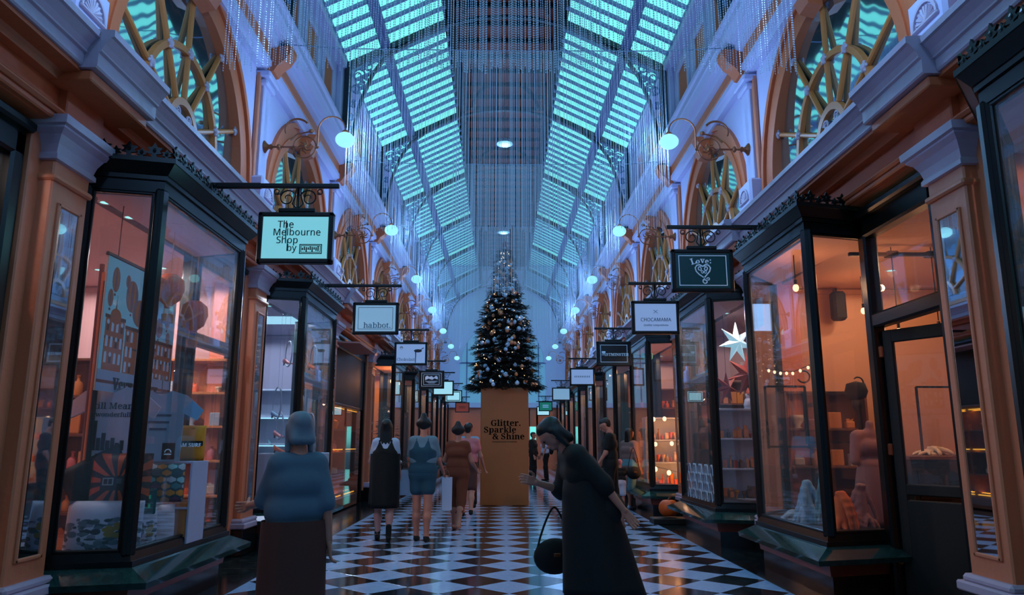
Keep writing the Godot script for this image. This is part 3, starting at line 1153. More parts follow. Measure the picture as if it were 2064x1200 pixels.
func stroke(o: Node, a: Vector2, c: Vector2, w: float, material: String, called := "line", z := 0.033) -> void:
	var b := B.new()
	b.bar(Vector3(a.x, a.y - 0.275, z), Vector3(c.x, c.y - 0.275, z), 0.003, w, Vector3.BACK.cross((Vector3(c.x, c.y, 0) - Vector3(a.x, a.y, 0)).normalized()))
	part(b, material, called, o)


func rect_line(o: Node, w: float, h: float, t: float, material: String, at := Vector2()) -> void:
	var b := B.new()
	for g in [-1, 1]:
		b.box(Vector3(at.x + g * w / 2, at.y - 0.275, 0.032), Vector3(t, h + t, 0.004))
		b.box(Vector3(at.x, at.y - 0.275 + g * h / 2, 0.032), Vector3(w, t, 0.004))
	part(b, material, "border_line", o)


func signs() -> void:
	glow("sign_cyan", Color(0.50, 0.86, 0.92), 0.72)
	glow("sign_blue", Color(0.52, 0.72, 0.88), 0.6)
	glow("sign_pale", Color(0.52, 0.66, 0.90), 0.62)
	glow("sign_white", Color(0.62, 0.88, 0.95), 0.85)
	mat("sign_teal", Color(0.06, 0.2, 0.23), 0.25, 0.0, {"emission_enabled": true, "emission": Color(0.02, 0.12, 0.15), "emission_energy_multiplier": 0.6})
	mat("sign_black", Color(0.03, 0.05, 0.055), 0.25)
	mat("sign_orange", Color(0.6, 0.22, 0.1), 0.4, 0.0, {"emission_enabled": true, "emission": Color(0.5, 0.17, 0.08), "emission_energy_multiplier": 0.35})
	mat("sign_green", Color(0.05, 0.4, 0.3), 0.4, 0.0, {"emission_enabled": true, "emission": Color(0.04, 0.42, 0.33), "emission_energy_multiplier": 0.6})
	mat("ink", Color(0.05, 0.08, 0.11), 0.6)
	mat("ink_soft", Color(0.22, 0.32, 0.42), 0.6)
	mat("chalk", Color(0.72, 0.8, 0.9), 0.6, 0.0, {"emission_enabled": true, "emission": Color(0.45, 0.6, 0.72), "emission_energy_multiplier": 0.35})
	mat("choc", Color(0.2, 0.17, 0.18), 0.4)
	var sans := "Droid Sans"
	var serif := "Droid Serif"
	var o := sign_board(-1, 6.7, 3.5, "sign_cyan", "bright lit hanging sign reading The Melbourne Shop by, with a small boxed skyline logo")
	var f := 0.033
	text("The", sans, 0.092, Vector3(-0.09, -0.15, f), "ink", o)
	text("Melbourne", sans, 0.09, Vector3(0.015, -0.225, f), "ink", o)
	text("Shop", sans, 0.09, Vector3(-0.07, -0.3, f), "ink", o)
	text("by", sans, 0.085, Vector3(-0.025, -0.375, f), "ink", o)
	stroke(o, Vector2(-0.085, 0.16), Vector2(-0.085, -0.03), 0.009, "ink")
	stroke(o, Vector2(-0.066, -0.02), Vector2(-0.066, -0.13), 0.009, "ink")
	rect_line(o, 0.2, 0.085, 0.008, "ink", Vector2(0.15, -0.11))
	rect_line(o, 0.175, 0.06, 0.005, "ink", Vector2(0.15, -0.11))
	var b := B.new()
	for i in 9:
		b.box(Vector3(0.075 + i * 0.018, -0.385 + [0.0, 0.005, -0.006, 0.004, 0.007, -0.004, 0.006, 0, 0.003][i], f), Vector3(0.011, 0.035 + 0.012 * (i % 3 - 1), 0.004))
	part(b, "ink", "skyline_logo", o)
	area(Vector3(0, -0.275, 0.05), Vector3.BACK, Vector2(0.6, 0.4), Color(0.50, 0.86, 0.92), 0.25, o)
	o = sign_board(-1, 11.2, 3.5, "sign_blue", "pale blue lit hanging sign reading habbot. in serif letters inside a thin border line")
	text("habbot.", serif, 0.115, Vector3(0.03, -0.385, f), "ink_soft", o)
	rect_line(o, 0.52, 0.33, 0.006, "ink_soft")
	area(Vector3(0, -0.275, 0.05), Vector3.BACK, Vector2(0.6, 0.4), Color(0.52, 0.72, 0.88), 0.2, o)
	o = sign_board(-1, 15.7, 3.5, "sign_pale", "pale hanging sign reading Chokolait with a chocolate-dipped spoon dripping beside the word")
	text("Chokolait", serif, 0.085, Vector3(-0.1, -0.4, f), "ink_soft", o)
	b = B.new(true)
	b.ball(Vector3(0.15, -0.215, f), Vector3(0.085, 0.035, 0.006), 14, 6)
	b.tube(PackedVector3Array([Vector3(0.1, -0.235, f), Vector3(0.105, -0.3, f), Vector3(0.1, -0.47, f)]), 0.012, 0.008, 5)
	b.tube(PackedVector3Array([Vector3(0.2, -0.2, f), Vector3(0.27, -0.15, f)]), 0.008, 0.008, 5)
	part(b, "choc", "dripping_spoon", o).rotation.z = 0.0
	b = B.new(true)
	b.tube(ring3(Vector3(-0.2, -0.15, f), Vector3.RIGHT, Vector3.UP, 0.03, 14), 0.003, -1, 4, true)
	b.box(Vector3(-0.2, -0.14, f), Vector3(0.05, 0.012, 0.004))
	part(b, "ink", "roundel", o)
	o = sign_board(-1, 20.5, 3.36, "sign_black", "black hanging sign with a white landscape emblem inside double border lines")
	rect_line(o, 0.54, 0.36, 0.008, "chalk")
	rect_line(o, 0.43, 0.27, 0.008, "chalk")
	b = B.new()
	b.prism(pv([-0.17, -0.29, -0.17, -0.2, -0.12, -0.17, -0.06, -0.2, 0.0, -0.18, 0.06, -0.22, 0.12, -0.17, 0.17, -0.2, 0.17, -0.27, 0.08, -0.24, 0.02, -0.28, -0.08, -0.25]), Vector3(0, 0, 0.031), Vector3.RIGHT, Vector3.UP, Vector3(0, 0, 0.004))
	for i in 3:
		b.box(Vector3(0, -0.32 - i * 0.025, f), Vector3(0.34 - 0.08 * i, 0.009, 0.004))
	part(b, "chalk", "emblem", o)
	sign_board(-1, 24.7, 3.44, "sign_white", "glowing plain white hanging sign half hidden behind the black landscape sign")
	o = sign_board(-1, 30.0, 3.5, "sign_white", "white hanging sign with a dark inner border, beyond the plain glowing one")
	rect_line(o, 0.52, 0.33, 0.03, "ink")
	o = sign_board(-1, 37.0, 3.4, "sign_orange", "small orange hanging sign with dark lettering, near the end wall")
	for i in 2:
		stroke(o, Vector2(-0.16, 0.03 - i * 0.06), Vector2(0.16, 0.03 - i * 0.06), 0.02, "ink")
	o = sign_board(1, 8.1, 3.53, "sign_teal", "dark teal hanging sign with white lettering Love: above a curled heart")
	rect_line(o, 0.53, 0.34, 0.008, "chalk")
	var lx := [-0.105, -0.052, 0.0, 0.05]
	for i in 4:
		var t := text(["L", "o", "v", "e"][i], serif, [0.1, 0.075, 0.085, 0.08][i], Vector3(lx[i], -0.17 + [0.0, 0.0, 0.01, 0.0][i], f), "chalk", o, true)
		t.rotation.z = [0.3, 0.1, 0.0, -0.2][i]
	text(":", serif, 0.085, Vector3(0.09, -0.165, f), "chalk", o, true)
	b = B.new(true)
	for h in [-1, 1]:
		b.tube(PackedVector3Array([Vector3(0, -0.23, f), Vector3(h * 0.03, -0.21, f), Vector3(h * 0.065, -0.215, f), Vector3(h * 0.085, -0.245, f), Vector3(h * 0.075, -0.285, f), Vector3(h * 0.045, -0.32, f), Vector3(h * 0.005 + 0.01, -0.355, f)]), 0.008, 0.007, 5)
		b.tube(spiral(Vector3(h * 0.03, -0.255, f), Vector3(h, 0, 0), Vector3.UP, 0.026, 2.0, -1.1, 16, 0.6), 0.006, 0.005, 5)
		b.tube(spiral(Vector3(h * 0.018 + 0.01, -0.295, f), Vector3(h, 0, 0), Vector3.UP, 0.018, 0.5, 1.0, 12, 0.5), 0.005, 0.004, 5)
	b.tube(spiral(Vector3(0.022, -0.4, f), Vector3.RIGHT, Vector3.UP, 0.03, 1.6, 1.1, 20, 0.55), 0.007, 0.006, 5)
	b.tube(spiral(Vector3(0.055, -0.375, f), Vector3.RIGHT, Vector3.UP, 0.018, 3.0, -0.9, 12, 0.5), 0.006, 0.005, 5)
	part(b, "chalk", "curled_heart", o)
	o = sign_board(1, 10.7, 3.44, "sign_pale", "pale lit hanging sign reading CHOCAMAMA with a small crossed mark above")
	text("CHOCAMAMA", sans, 0.072, Vector3(0, -0.31, f), "ink_soft", o)
	text("Quality compositions", serif, 0.036, Vector3(0, -0.39, f), "ink_soft", o)
	for h in [-1, 1]:
		stroke(o, Vector2(-0.03, 0.085 - h * 0.025), Vector2(0.03, 0.085 + h * 0.025), 0.005, "ink_soft")
	area(Vector3(0, -0.275, 0.05), Vector3.BACK, Vector2(0.6, 0.4), Color(0.52, 0.7, 0.9), 0.2, o)
	o = sign_board(1, 14.8, 3.4, "sign_black", "black hanging sign with white border and white lettering WESTMINSTER")
	rect_line(o, 0.53, 0.34, 0.009, "chalk")
	text("ESTMINSTER", serif, 0.075, Vector3(0.045, -0.295, f), "chalk", o, true)
	b = B.new()
	b.box(Vector3(-0.205, -0.27, f), Vector3(0.07, 0.085, 0.004))
	part(b, "chalk", "initial_block", o)
	text("W", serif, 0.075, Vector3(-0.205, -0.297, 0.037), "ink", o, true)
	o = sign_board(1, 20.7, 3.46, "sign_pale", "small pale hanging sign with one faint line of capitals, behind the WESTMINSTER sign")
	for i in 9:
		stroke(o, Vector2(-0.2 + i * 0.05, -0.02), Vector2(-0.2 + i * 0.05, 0.03), 0.018, "ink_soft")
	sign_board(1, 28.0, 3.46, "sign_blue", "small plain blue-grey hanging sign between the pale one and the green one")
	o = sign_board(1, 38.0, 3.5, "sign_green", "small green hanging sign with two short white lines of lettering, last along its side")
	for i in 2:
		stroke(o, Vector2(-0.15, 0.05 - i * 0.09), Vector2(0.15, 0.05 - i * 0.09), 0.05, "chalk")
	sign_board(1, 40.2, 3.36, "sign_white", "small white hanging sign just below the green one")


func curtains() -> void:
	# one strand of beads, hung many times from a taut wire
	var bead := B.new()
	var n := 128
	var drop := 2.73
	for i in n:
		var y := -drop * (i + 0.5) / n
		var r := 0.0056
		var h := 0.008
		var p := [Vector3(r, y, 0), Vector3(0, y, r), Vector3(-r, y, 0), Vector3(0, y, -r)]
		for j in 4:
			bead.tri(p[j], p[(j + 1) % 4], Vector3(0, y + h, 0))
			bead.tri(p[(j + 1) % 4], p[j], Vector3(0, y - h, 0))
	bead.box(Vector3(0, -drop / 2, 0), Vector3(0.0014, drop, 0.0014))
	var strand := bead.mesh()
	for i in 5:
		var d := 5.46 + BAY * i
		var o := thing("bead_curtain", "%s curtain of hanging silver bead strands below the roof, counted from the near end" % ORD[i], "decoration", V(0, 7.0, d), "bead curtains hung across the arcade")
		var w := B.new()
		w.tube(PackedVector3Array([Vector3(-3.25, 0.06, 0), Vector3(-2.35, 0.0, 0), Vector3(0, -0.015, 0), Vector3(2.35, 0.0, 0), Vector3(3.25, 0.06, 0)]), 0.008, 0.008, 5)
		part(w, "wire", "suspension_wire", o)
		var where := []
		var g := RandomNumberGenerator.new()
		g.seed = 40 + i
		for row in 2:
			for j in 200:
				var x := -2.3 + 4.6 * (j + g.randf()) / 200.0
				if row > 0 and absf(x) > 0.75:
					continue
				where.append(Transform3D(Basis(Vector3.UP, g.randf() * 1.5).scaled(Vector3(1, g.randf_range(0.97, 1.01), 1)), Vector3(x, -0.01, (row - 1) * 0.03 if row else 0.0)))
		scatter(strand, where, "bead", "bead_strand", o)


func img_tex(w: int, h: int, f: Callable) -> ImageTexture:
	var im := Image.create_empty(w, h, false, Image.FORMAT_RGB8)
	f.call(im)
	return ImageTexture.create_from_image(im)


func disc(im: Image, cx: float, cy: float, rx: float, ry: float, c: Color) -> void:
	for y in range(maxi(0, int(cy - ry)), mini(im.get_height(), int(cy + ry) + 1)):
		for x in range(maxi(0, int(cx - rx)), mini(im.get_width(), int(cx + rx) + 1)):
			if pow((x - cx) / rx, 2) + pow((y - cy) / ry, 2) <= 1.0:
				im.set_pixel(x, y, c)


func rect(im: Image, x: float, y: float, w: float, h: float, c: Color) -> void:
	im.fill_rect(Rect2i(int(x), int(y), maxi(1, int(w)), maxi(1, int(h))), c)


func printed(called: String, t: Texture2D, rough := 0.7) -> void:
	mat(called, Color(1, 1, 1), rough, 0.0, {"albedo_texture": t})


func pillow(w: float, h: float, t: float, n := 12) -> ArrayMesh:  # upright cushion, base at y = 0, facing +z
	var b := B.new(true)
	var grid := {}
	for g in [1.0, -1.0]:
		for j in n + 1:
			for i in n + 1:
				var u := 2.0 * i / n - 1
				var v := 2.0 * j / n - 1
				var e := pow(maxf(0.0, (1 - pow(absf(u), 2.6)) * (1 - pow(absf(v), 2.6))), 0.5)
				var pinch := 1.0 - 0.07 * (1 - absf(v)) * u * u
				var pv_ := 1.0 - 0.07 * (1 - absf(u)) * v * v
				grid[Vector2i(i, j)] = Vector3(u * w / 2 * pv_, h / 2 + v * h / 2 * pinch, g * e * t / 2)
		for j in n:
			for i in n:
				for k in ([[0, 0], [1, 1], [1, 0], [0, 0], [0, 1], [1, 1]] if g > 0 else [[0, 0], [1, 0], [1, 1], [0, 0], [1, 1], [0, 1]]):
					b.st.set_uv(Vector2((i + k[0]) / float(n), 1.0 - (j + k[1]) / float(n)))
					b.st.add_vertex(grid[Vector2i(i + k[0], j + k[1])])
	return b.mesh()


func room(s: int, k: int, wall: String, light: Color, energy: float, spots: Array, label: String) -> void:
	var d0 := zp(k)
	var d1 := zp(k + 1)
	var m := (d0 + d1) / 2
	var w := thing("shop_wall", "inner walls, floor and ceiling of the " + label, "room", Vector3(), "", "structure")
	var b := B.new()
	b.box(V(s * 6.5, 1.75, m), Vector3(0.2, 3.7, BAY - 0.002))
	for q in [d0 + 0.052, d1 - 0.052]:
		b.box(V(s * 5.1, 1.72, q), Vector3(2.6, 3.35, 0.1))
	part(b, wall, "plaster_wall", w)
	b = B.new()
	b.box(V(s * 5.0, 3.48, m), Vector3(2.8, 0.16, BAY - 0.002))
	slab(b, s, out(plan(s, k), -0.06), out(plan(s, k), -0.06), 3.34, 3.37)
	part(b, wall, "shop_ceiling", w)
	b = B.new()
	b.box(V(s * 5.1, 0.0, m), Vector3(2.6, 0.05, BAY - 0.002))
	part(b, "shop_floor", "shop_floor", w)
	var skirting := B.new()
	for q in [d0 + 0.11, d1 - 0.11]:
		skirting.box(V(s * 5.1, 0.1, q), Vector3(2.7, 0.16, 0.02), 0.005)
		skirting.box(V(s * 5.1, 3.36, q), Vector3(2.7, 0.07, 0.05), 0.01)
	part(skirting, wall, "moulding", w)
	var i := 0
	for p in spots:
		var o := thing("downlight", "round recessed ceiling light glowing in the " + label, "light", V(s * p.x, 3.4, d0 + p.y), "recessed lights of the " + label)
		var r := B.new(true)
		r.lathe(pv([0.045, -0.005, 0.062, -0.006, 0.065, 0.0, 0.065, 0.03]), Vector3(), Basis(), 16)
		part(r, "chalk_trim", "trim_ring", o)
		var g := B.new()
		g.lathe(pv([0.0, -0.001, 0.05, -0.001, 0.05, 0.01]), Vector3(), Basis(), 14)
		part(g, "downlight_glow", "lens", o)
		if i % 2 == 0:
			var l := SpotLight3D.new()
			l.name = "downlight_beam"
			l.light_color = light
			l.light_energy = energy
			l.light_size = 0.05
			l.spot_range = 30
			l.spot_attenuation = 2.0
			l.spot_angle = 88
			l.spot_angle_attenuation = 0.1
			l.shadow_enabled = true
			o.add_child(l)
			l.position = Vector3(0, -0.03, 0)
			l.rotation.x = -PI / 2
		i += 1


func shelf_unit(s: int, x: float, d: float, w: float, y0: float, y1: float, n: int, material: String, label: String, dep := 0.3) -> Node3D:  # stands across the shop, open towards the viewer
	var o := thing("shelf_unit", label, "shelf", V(s * x, 0, d))
	for g in [-1, 1]:
		var b := B.new()
		b.box(Vector3(g * w / 2, (y0 + y1) / 2, 0), Vector3(0.03, y1 - y0, dep), 0.004)
		part(b, material, "upright", o)
	for i in n:
		var b := B.new()
		b.box(Vector3(0, lerpf(y0 + 0.02, y1 - 0.02, float(i) / (n - 1)), 0), Vector3(w - 0.03, 0.03, dep), 0.004)
		part(b, material, "shelf_board", o)
	var bk := B.new()
	bk.box(Vector3(0, (y0 + y1) / 2, -dep / 2), Vector3(w, y1 - y0, 0.012))
	part(bk, material, "back_panel", o)
	return o


func goods(s: int, x: float, d: float, w: float, y0: float, y1: float, n: int, mlist: Array, label: String, group: String, per := 4) -> void:
	for i in n:
		if i == n - 1: break
		var y := lerpf(y0 + 0.035, y1 - 0.005, float(i) / (n - 1))
		for j in per:
			var kind := rng.randi() % 4
			var called: String = ["box", "bottle", "parcel", "bowl"][kind]
			var hh := minf((y1 - y0) / (n - 1) * 0.7, rng.randf_range(0.1, 0.24))
			var key := "good%d" % kind
			if not shared.has(key):
				var b := B.new(kind == 1 or kind == 3)
				if kind == 0:
					b.box(Vector3(0, 0.5, 0), Vector3(0.8, 1, 0.7), 0.04)
				elif kind == 1:
					b.lathe(pv([0, 0, 0.26, 0, 0.28, 0.06, 0.28, 0.55, 0.2, 0.68, 0.09, 0.74, 0.09, 0.92, 0.12, 0.93, 0.12, 1.0, 0, 1.0]), Vector3(), Basis(), 12)
				elif kind == 2:
					b.box(Vector3(0, 0.36, 0), Vector3(0.9, 0.72, 0.6), 0.1)
					b.prism(pv([-0.3, 0.7, 0.3, 0.7, 0.42, 1.0, 0.1, 0.84, -0.05, 1.0, -0.4, 0.95]), Vector3(0, 0, -0.06), Vector3.RIGHT, Vector3.UP, Vector3(0, 0, 0.12))
				else:
					b.lathe(pv([0, 0, 0.2, 0, 0.22, 0.05, 0.12, 0.12, 0.38, 0.5, 0.44, 0.72, 0.4, 0.72, 0.3, 0.5, 0.0, 0.3]), Vector3(), Basis(), 14)
				shared[key] = b.mesh()
			var mm: String = mlist[rng.randi() % mlist.size()]
			var hue: String = {"kraft": "brown", "pink": "pink", "cream": "cream", "gold": "gold", "orange_cloth": "orange", "white_shelf": "white", "red_star": "dark red", "brown_shelf": "dark brown", "white_cloth": "white", "teal_cloth": "teal", "mauve_cloth": "mauve"}.get(mm, "plain")
			var level: String = ["bottom", "second", "third", "fourth", "fifth", "sixth"][i]
			var o := put(shared[key], mm, called)
			o.position = V(s * x - w / 2 + w * (j + 0.5) / per + rng.randf_range(-0.02, 0.02), y, d - 0.02)
			o.scale = Vector3(minf(hh, w / per * 0.95), hh, minf(hh, 0.2))
			o.rotation.y = rng.randf_range(-0.3, 0.3)
			tag(o, "%s %s, %s shelf up, %s" % [hue, ["box", "bottle", "wrapped parcel", "footed bowl"][kind], level, label.trim_prefix("shelves of the ")], called, "%s %s, %s board, %s" % [hue, called, level, group])


func shops() -> void:
	mat("shop_floor", Color(0.42, 0.25, 0.19), 0.3)
	mat("chalk_trim", Color(0.7, 0.7, 0.72), 0.5)
	mat("salmon_wall", Color(0.74, 0.6, 0.61), 0.7)
	mat("amber_wall", Color(0.78, 0.57, 0.45), 0.7)
	mat("grey_wall", Color(0.66, 0.66, 0.76), 0.7)
	mat("rose_wall", Color(0.74, 0.48, 0.44), 0.7)
	mat("brown_shelf", Color(0.4, 0.22, 0.15), 0.5)
	mat("white_shelf", Color(0.62, 0.68, 0.76), 0.4)
	mat("kraft", Color(0.76, 0.46, 0.24), 0.7)
	mat("gold", Color(0.85, 0.55, 0.16), 0.3, 0.7)
	mat("pink", Color(0.78, 0.42, 0.44), 0.6)
	mat("cream", Color(0.82, 0.72, 0.62), 0.6)
	mat("teal_cloth", Color(0.35, 0.55, 0.6), 0.8)
	mat("orange_cloth", Color(0.85, 0.36, 0.1), 0.8)
	mat("mauve_cloth", Color(0.56, 0.36, 0.34), 0.8)
	mat("black_cloth", Color(0.02, 0.022, 0.026), 0.85)
	mat("white_cloth", Color(0.72, 0.75, 0.84), 0.85)
	mat("blue_cloth", Color(0.5, 0.66, 0.78), 0.85)
	mat("yellow_cloth", Color(0.85, 0.55, 0.12), 0.85)
	mat("red_star", Color(0.6, 0.2, 0.14), 0.6, 0.0, {"backlight_enabled": true, "backlight": Color(0.4, 0.2, 0.1)})
	mat("star_lit", Color(0.7, 0.75, 0.8), 0.5, 0.0, {"emission_enabled": true, "emission": Color(0.55, 0.8, 0.88), "emission_energy_multiplier": 0.7})
	mat("leaf_green", Color(0.06, 0.12, 0.1), 0.8)
	mat("steel", Color(0.5, 0.52, 0.56), 0.3, 0.8)
	glow("strip_gold", Color(1.0, 0.68, 0.15), 1.6)
	glow("strip_white", Color(0.55, 0.85, 0.98), 1.4)
	glow("panel_white", Color(0.6, 0.85, 0.95), 1.0)
	var warm := Color(1.0, 0.72, 0.52)
	var two := [Vector2(3.6, 1.3), Vector2(4.6, 2.4), Vector2(3.7, 3.2)]
	room(-1, 0, "salmon_wall", Color(1.0, 0.93, 0.92), 1.5, [Vector2(4.9, 2.2), Vector2(3.12, 0.85), Vector2(4.1, 3.3), Vector2(3.12, 1.3), Vector2(3.6, 2.9), Vector2(3.12, 1.75), Vector2(4.9, 3.4), Vector2(3.5, 1.28), Vector2(4.2, 1.2), Vector2(3.5, 0.85)], "souvenir shop")
	room(-1, 1, "grey_wall", Color(0.86, 0.92, 1.0), 2.2, [Vector2(3.25, 0.55), Vector2(3.6, 1.25), Vector2(4.4, 2.5), Vector2(3.5, 2.8), Vector2(3.4, 1.9)], "shoe shop")
	room(-1, 2, "rose_wall", Color(1.0, 0.66, 0.3), 0.7, [Vector2(4.8, 2.4)], "gold shop")
	room(-1, 3, "amber_wall", Color(1.0, 0.74, 0.48), 1.4, two, "amber shop")
	room(1, 0, "amber_wall", Color(1.0, 0.84, 0.68), 0.75, [Vector2(4.6, 3.3), Vector2(3.4, 2.4), Vector2(5.2, 2.2)], "scarf shop")
	room(1, 1, "salmon_wall", Color(1.0, 0.9, 0.86), 1.5, [Vector2(3.5, 1.8), Vector2(4.3, 3.0), Vector2(4.6, 1.8)], "star-hung chocolate shop")
	room(1, 2, "salmon_wall", Color(1.0, 0.84, 0.7), 1.2, two, "fairy-lit toy shop")
	room(-1, -1, "salmon_wall", Color(1.0, 0.9, 0.86), 0.7, two, "shop before the souvenir shop")
	room(1, -1, "salmon_wall", Color(1.0, 0.9, 0.86), 0.4, two, "shop before the scarf shop")
	for s in [-1, 1]:
		for k in range(4 if s < 0 else 3, 8):
			var l := "%s shop along the %s side" % [ORD[k], "souvenir shop" if s < 0 else "scarf shop"]
			room(s, k, ["amber_wall", "salmon_wall", "rose_wall", "salmon_wall"][k % 4], warm, 1.8, [Vector2(3.5, 2.0), Vector2(4.6, 2.6)], l)
			shelf_unit(s, 4.4, zp(k + 1) - 0.35, 1.6, 0.4, 2.3, 5, "brown_shelf", "tall stocked shelf unit inside the " + l)
			goods(s, 4.4, zp(k + 1) - 0.35, 1.5, 0.4, 2.3, 5, ["kraft", "pink", "cream", "gold"], "shelves of the " + l, "goods in the " + l, 3)
	souvenir_shop()
	shoe_shop()
	gold_and_amber()
	scarf_shop()
	chocolate_shop()
	toy_shop()


func cushion(w: float, h: float, t: float, material: String, at: Vector3, yaw: float, tilt: float, label: String) -> MeshInstance3D:
	var o := put(pillow(w, h, t), material, "cushion")
	o.position = at
	o.rotation = Vector3(tilt, yaw, 0)
	tag(o, label, "cushion")
	return o


func souvenir_shop() -> void:
	printed("poster_print", img_tex(300, 270, func(im: Image):
		im.fill(Color(0.62, 0.86, 0.92))
		var orange := Color(0.72, 0.36, 0.16)
		var dark := Color(0.4, 0.2, 0.13)
		for q in [[12, 118, 70], [88, 130, 50], [140, 124, 60], [206, 142, 90]]:
			rect(im, q[0], q[1], q[2], 230 - q[1], orange)
			rect(im, q[0] - 3, q[1], q[2] + 6, 7, dark)
			rect(im, q[0], q[1] + 44, q[2], 4, dark)
			for i in int(q[2] / 17):
				for j in 3:
					rect(im, q[0] + 5 + i * 17, q[1] + 14 + j * 32, 9, 18, Color(0.78, 0.82, 0.9) if (i + j) % 3 else dark)
					disc(im, q[0] + 9 + i * 17, q[1] + 14 + j * 32, 4.5, 5, Color(0.78, 0.82, 0.9))
		for q in [[46, 118, 20], [172, 124, 16]]:
			disc(im, q[0], q[1], q[2], q[2] * 0.8, orange)
			for y in 30:
				rect(im, q[0] - (30 - y) / 12.0, q[1] - q[2] - y * 0.9 + 4, (30 - y) / 6.0, 2, dark)
		rect(im, 0, 228, 300, 42, Color(0.62, 0.66, 0.78))
		rect(im, 0, 248, 300, 6, Color(0.5, 0.25, 0.2))
		for q in [[34, 44, 14, 26], [80, 38, 9, 14], [100, 66, 24, 34], [20, 84, 10, 18], [140, 96, 34, 30], [196, 74, 20, 26], [226, 112, 17, 22], [262, 90, 13, 18], [270, 130, 10, 14]]:
			disc(im, q[0], q[1], q[2], q[3], Color(0.55, 0.4, 0.42))
			disc(im, q[0], q[1], q[2] * 0.6, q[3], Color(0.74, 0.42, 0.2))
			disc(im, q[0], q[1], q[2] * 0.25, q[3], Color(0.52, 0.34, 0.36))
			rect(im, q[0] - 3, q[1] + q[3] + 3, 6, 5, dark)))
	var o := thing("poster_panel", "large hanging print of an orange corner building with hot-air balloons on a pale blue sky", "poster", V(-3.3, 1.77, 6.62))
	var b := B.new()
	b.quv(Vector3(0.008, 1.11, 0.66), Vector3(0.008, 1.11, -0.66), Vector3(0.008, 0, -0.66), Vector3(0.008, 0, 0.66))
	part(b, "poster_print", "print", o)
	b = B.new()
	b.box(Vector3(0, 0.555, 0), Vector3(0.012, 1.11, 1.32))
	part(b, "cream", "backing_board", o)
	b = B.new()
	b.box(Vector3(0, 1.115, 0), Vector3(0.03, 0.03, 1.36), 0.006)
	for z in [-0.5, 0.5]:
		b.box(Vector3(0, 1.36, z), Vector3(0.006, 0.5, 0.006))
	part(b, "brown_shelf", "hanging_rail", o)
	text("Very Merry", "Droid Serif", 0.14, Vector3(0.012, 0.07, 0), "ink", o, true, "lettering").rotation.y = PI / 2
	o = thing("roll_rack", "tall bundle of rolled brown prints standing beside the balloon print", "rack", V(-3.42, 0.5, 6.2))
	for i in 3:
		b = B.new(true)
		b.tube(PackedVector3Array([Vector3(i * 0.035 - 0.03, 0, 0.03 * i), Vector3(i * 0.04 - 0.05, 2.35 - 0.08 * i, 0.03 * i)]), 0.022, 0.02, 8)
		part(b, ["brown_shelf", "kraft", "black_cloth"][i], "roll", o)
	for i in 2:
		o = thing("paper_lantern", ["round orange paper lantern hanging above the yellow cushion, the lower balloon-shaped one", "smaller orange paper lantern hung higher beside the balloon print"][i], "lantern", V([-3.12, -3.2][i], [2.62, 2.8][i], [7.3, 6.9][i]))
		b = B.new(true)
		b.lathe(pv([0.03, -0.2, 0.04, -0.17, 0.1, -0.12, 0.13, -0.02, 0.12, 0.07, 0.06, 0.12, 0.0, 0.13]), Vector3(), Basis(), 16)
		part(b, "orange_cloth", "shade", o)
		b = B.new()
		b.lathe(pv([0.0, -0.34, 0.05, -0.34, 0.055, -0.26, 0.0, -0.26]), Vector3(), Basis(), 10)
		for g in [-1, 1]:
			b.box(Vector3(g * 0.035, -0.22, 0), Vector3(0.004, 0.1, 0.004))
		b.box(Vector3(0, 0.35, 0), Vector3(0.003, 0.46, 0.003))
		part(b, "kraft", "basket", o)
	for i in 2:
		var tee := thing("t_shirt", ["white printed t-shirt on a hanger just below the balloon print", "pale blue t-shirt hanging behind the front mullion beside the white one"][i], "t-shirt", V([-3.3, -3.12][i], 1.2, [6.3, 6.75][i]))
		b = B.new(true)
		var sh := pv([-0.19, 0, 0.19, 0, 0.2, 0.42, 0.31, 0.36, 0.36, 0.45, 0.22, 0.58, 0.09, 0.62, 0.0, 0.57, -0.09, 0.62, -0.22, 0.58, -0.36, 0.45, -0.31, 0.36, -0.2, 0.42])
		b.smooth(false).prism(sh, Vector3(0, 0, -0.03), Vector3.RIGHT, Vector3.UP, Vector3(0, 0, 0.06))
		part(b, ["white_cloth", "blue_cloth"][i], "shirt_body", tee)
		b = B.new()
		b.box(Vector3(0, 0.6, 0), Vector3(0.24, 0.015, 0.015))
		b.box(Vector3(0, 0.68, 0), Vector3(0.008, 0.16, 0.008))
		part(b, "steel", "hanger", tee)
		tee.rotation.y = [0.25, 0.3][i]
		if i == 0:
			text("Still Meant", "Droid Serif", 0.07, Vector3(0, 0.46, 0.033), "ink", tee)
			text("wonderfully", "Droid Serif", 0.05, Vector3(0.02, 0.39, 0.033), "ink", tee)
			b = B.new()
			for j in 7:
				b.box(Vector3(-0.12 + j * 0.035, 0.12 + [0.1, 0.03, 0.05, 0.02, 0.03, 0.01, 0.02][j], 0.032), Vector3(0.03, [0.24, 0.1, 0.14, 0.08, 0.1, 0.06, 0.08][j], 0.004))
			part(b, "ink", "skyline_print", tee)
		else:
			for j in 3:
				b = B.new()
				b.box(Vector3(0, 0.4 - j * 0.06, 0.032), Vector3(0.2 - 0.03 * j, 0.02, 0.004))
				part(b, "ink_soft", "print_line", tee)
	# cushions
	var yc := cushion(0.36, 0.32, 0.15, "yellow_cloth", V(-2.98, 1.2, 6.98), 0.25, -0.08, "yellow cushion with a black lettered band, standing on the white display cube")
	b = B.new()
	b.box(Vector3(0, 0.15, 0.077), Vector3(0.34, 0.045, 0.012), 0.004)
	part(b, "black_cloth", "band", yc)
	text("DURHAM SURF", "Droid Sans", 0.045, Vector3(0, 0.135, 0.085), "chalk", yc, true, "lettering", 0.004)
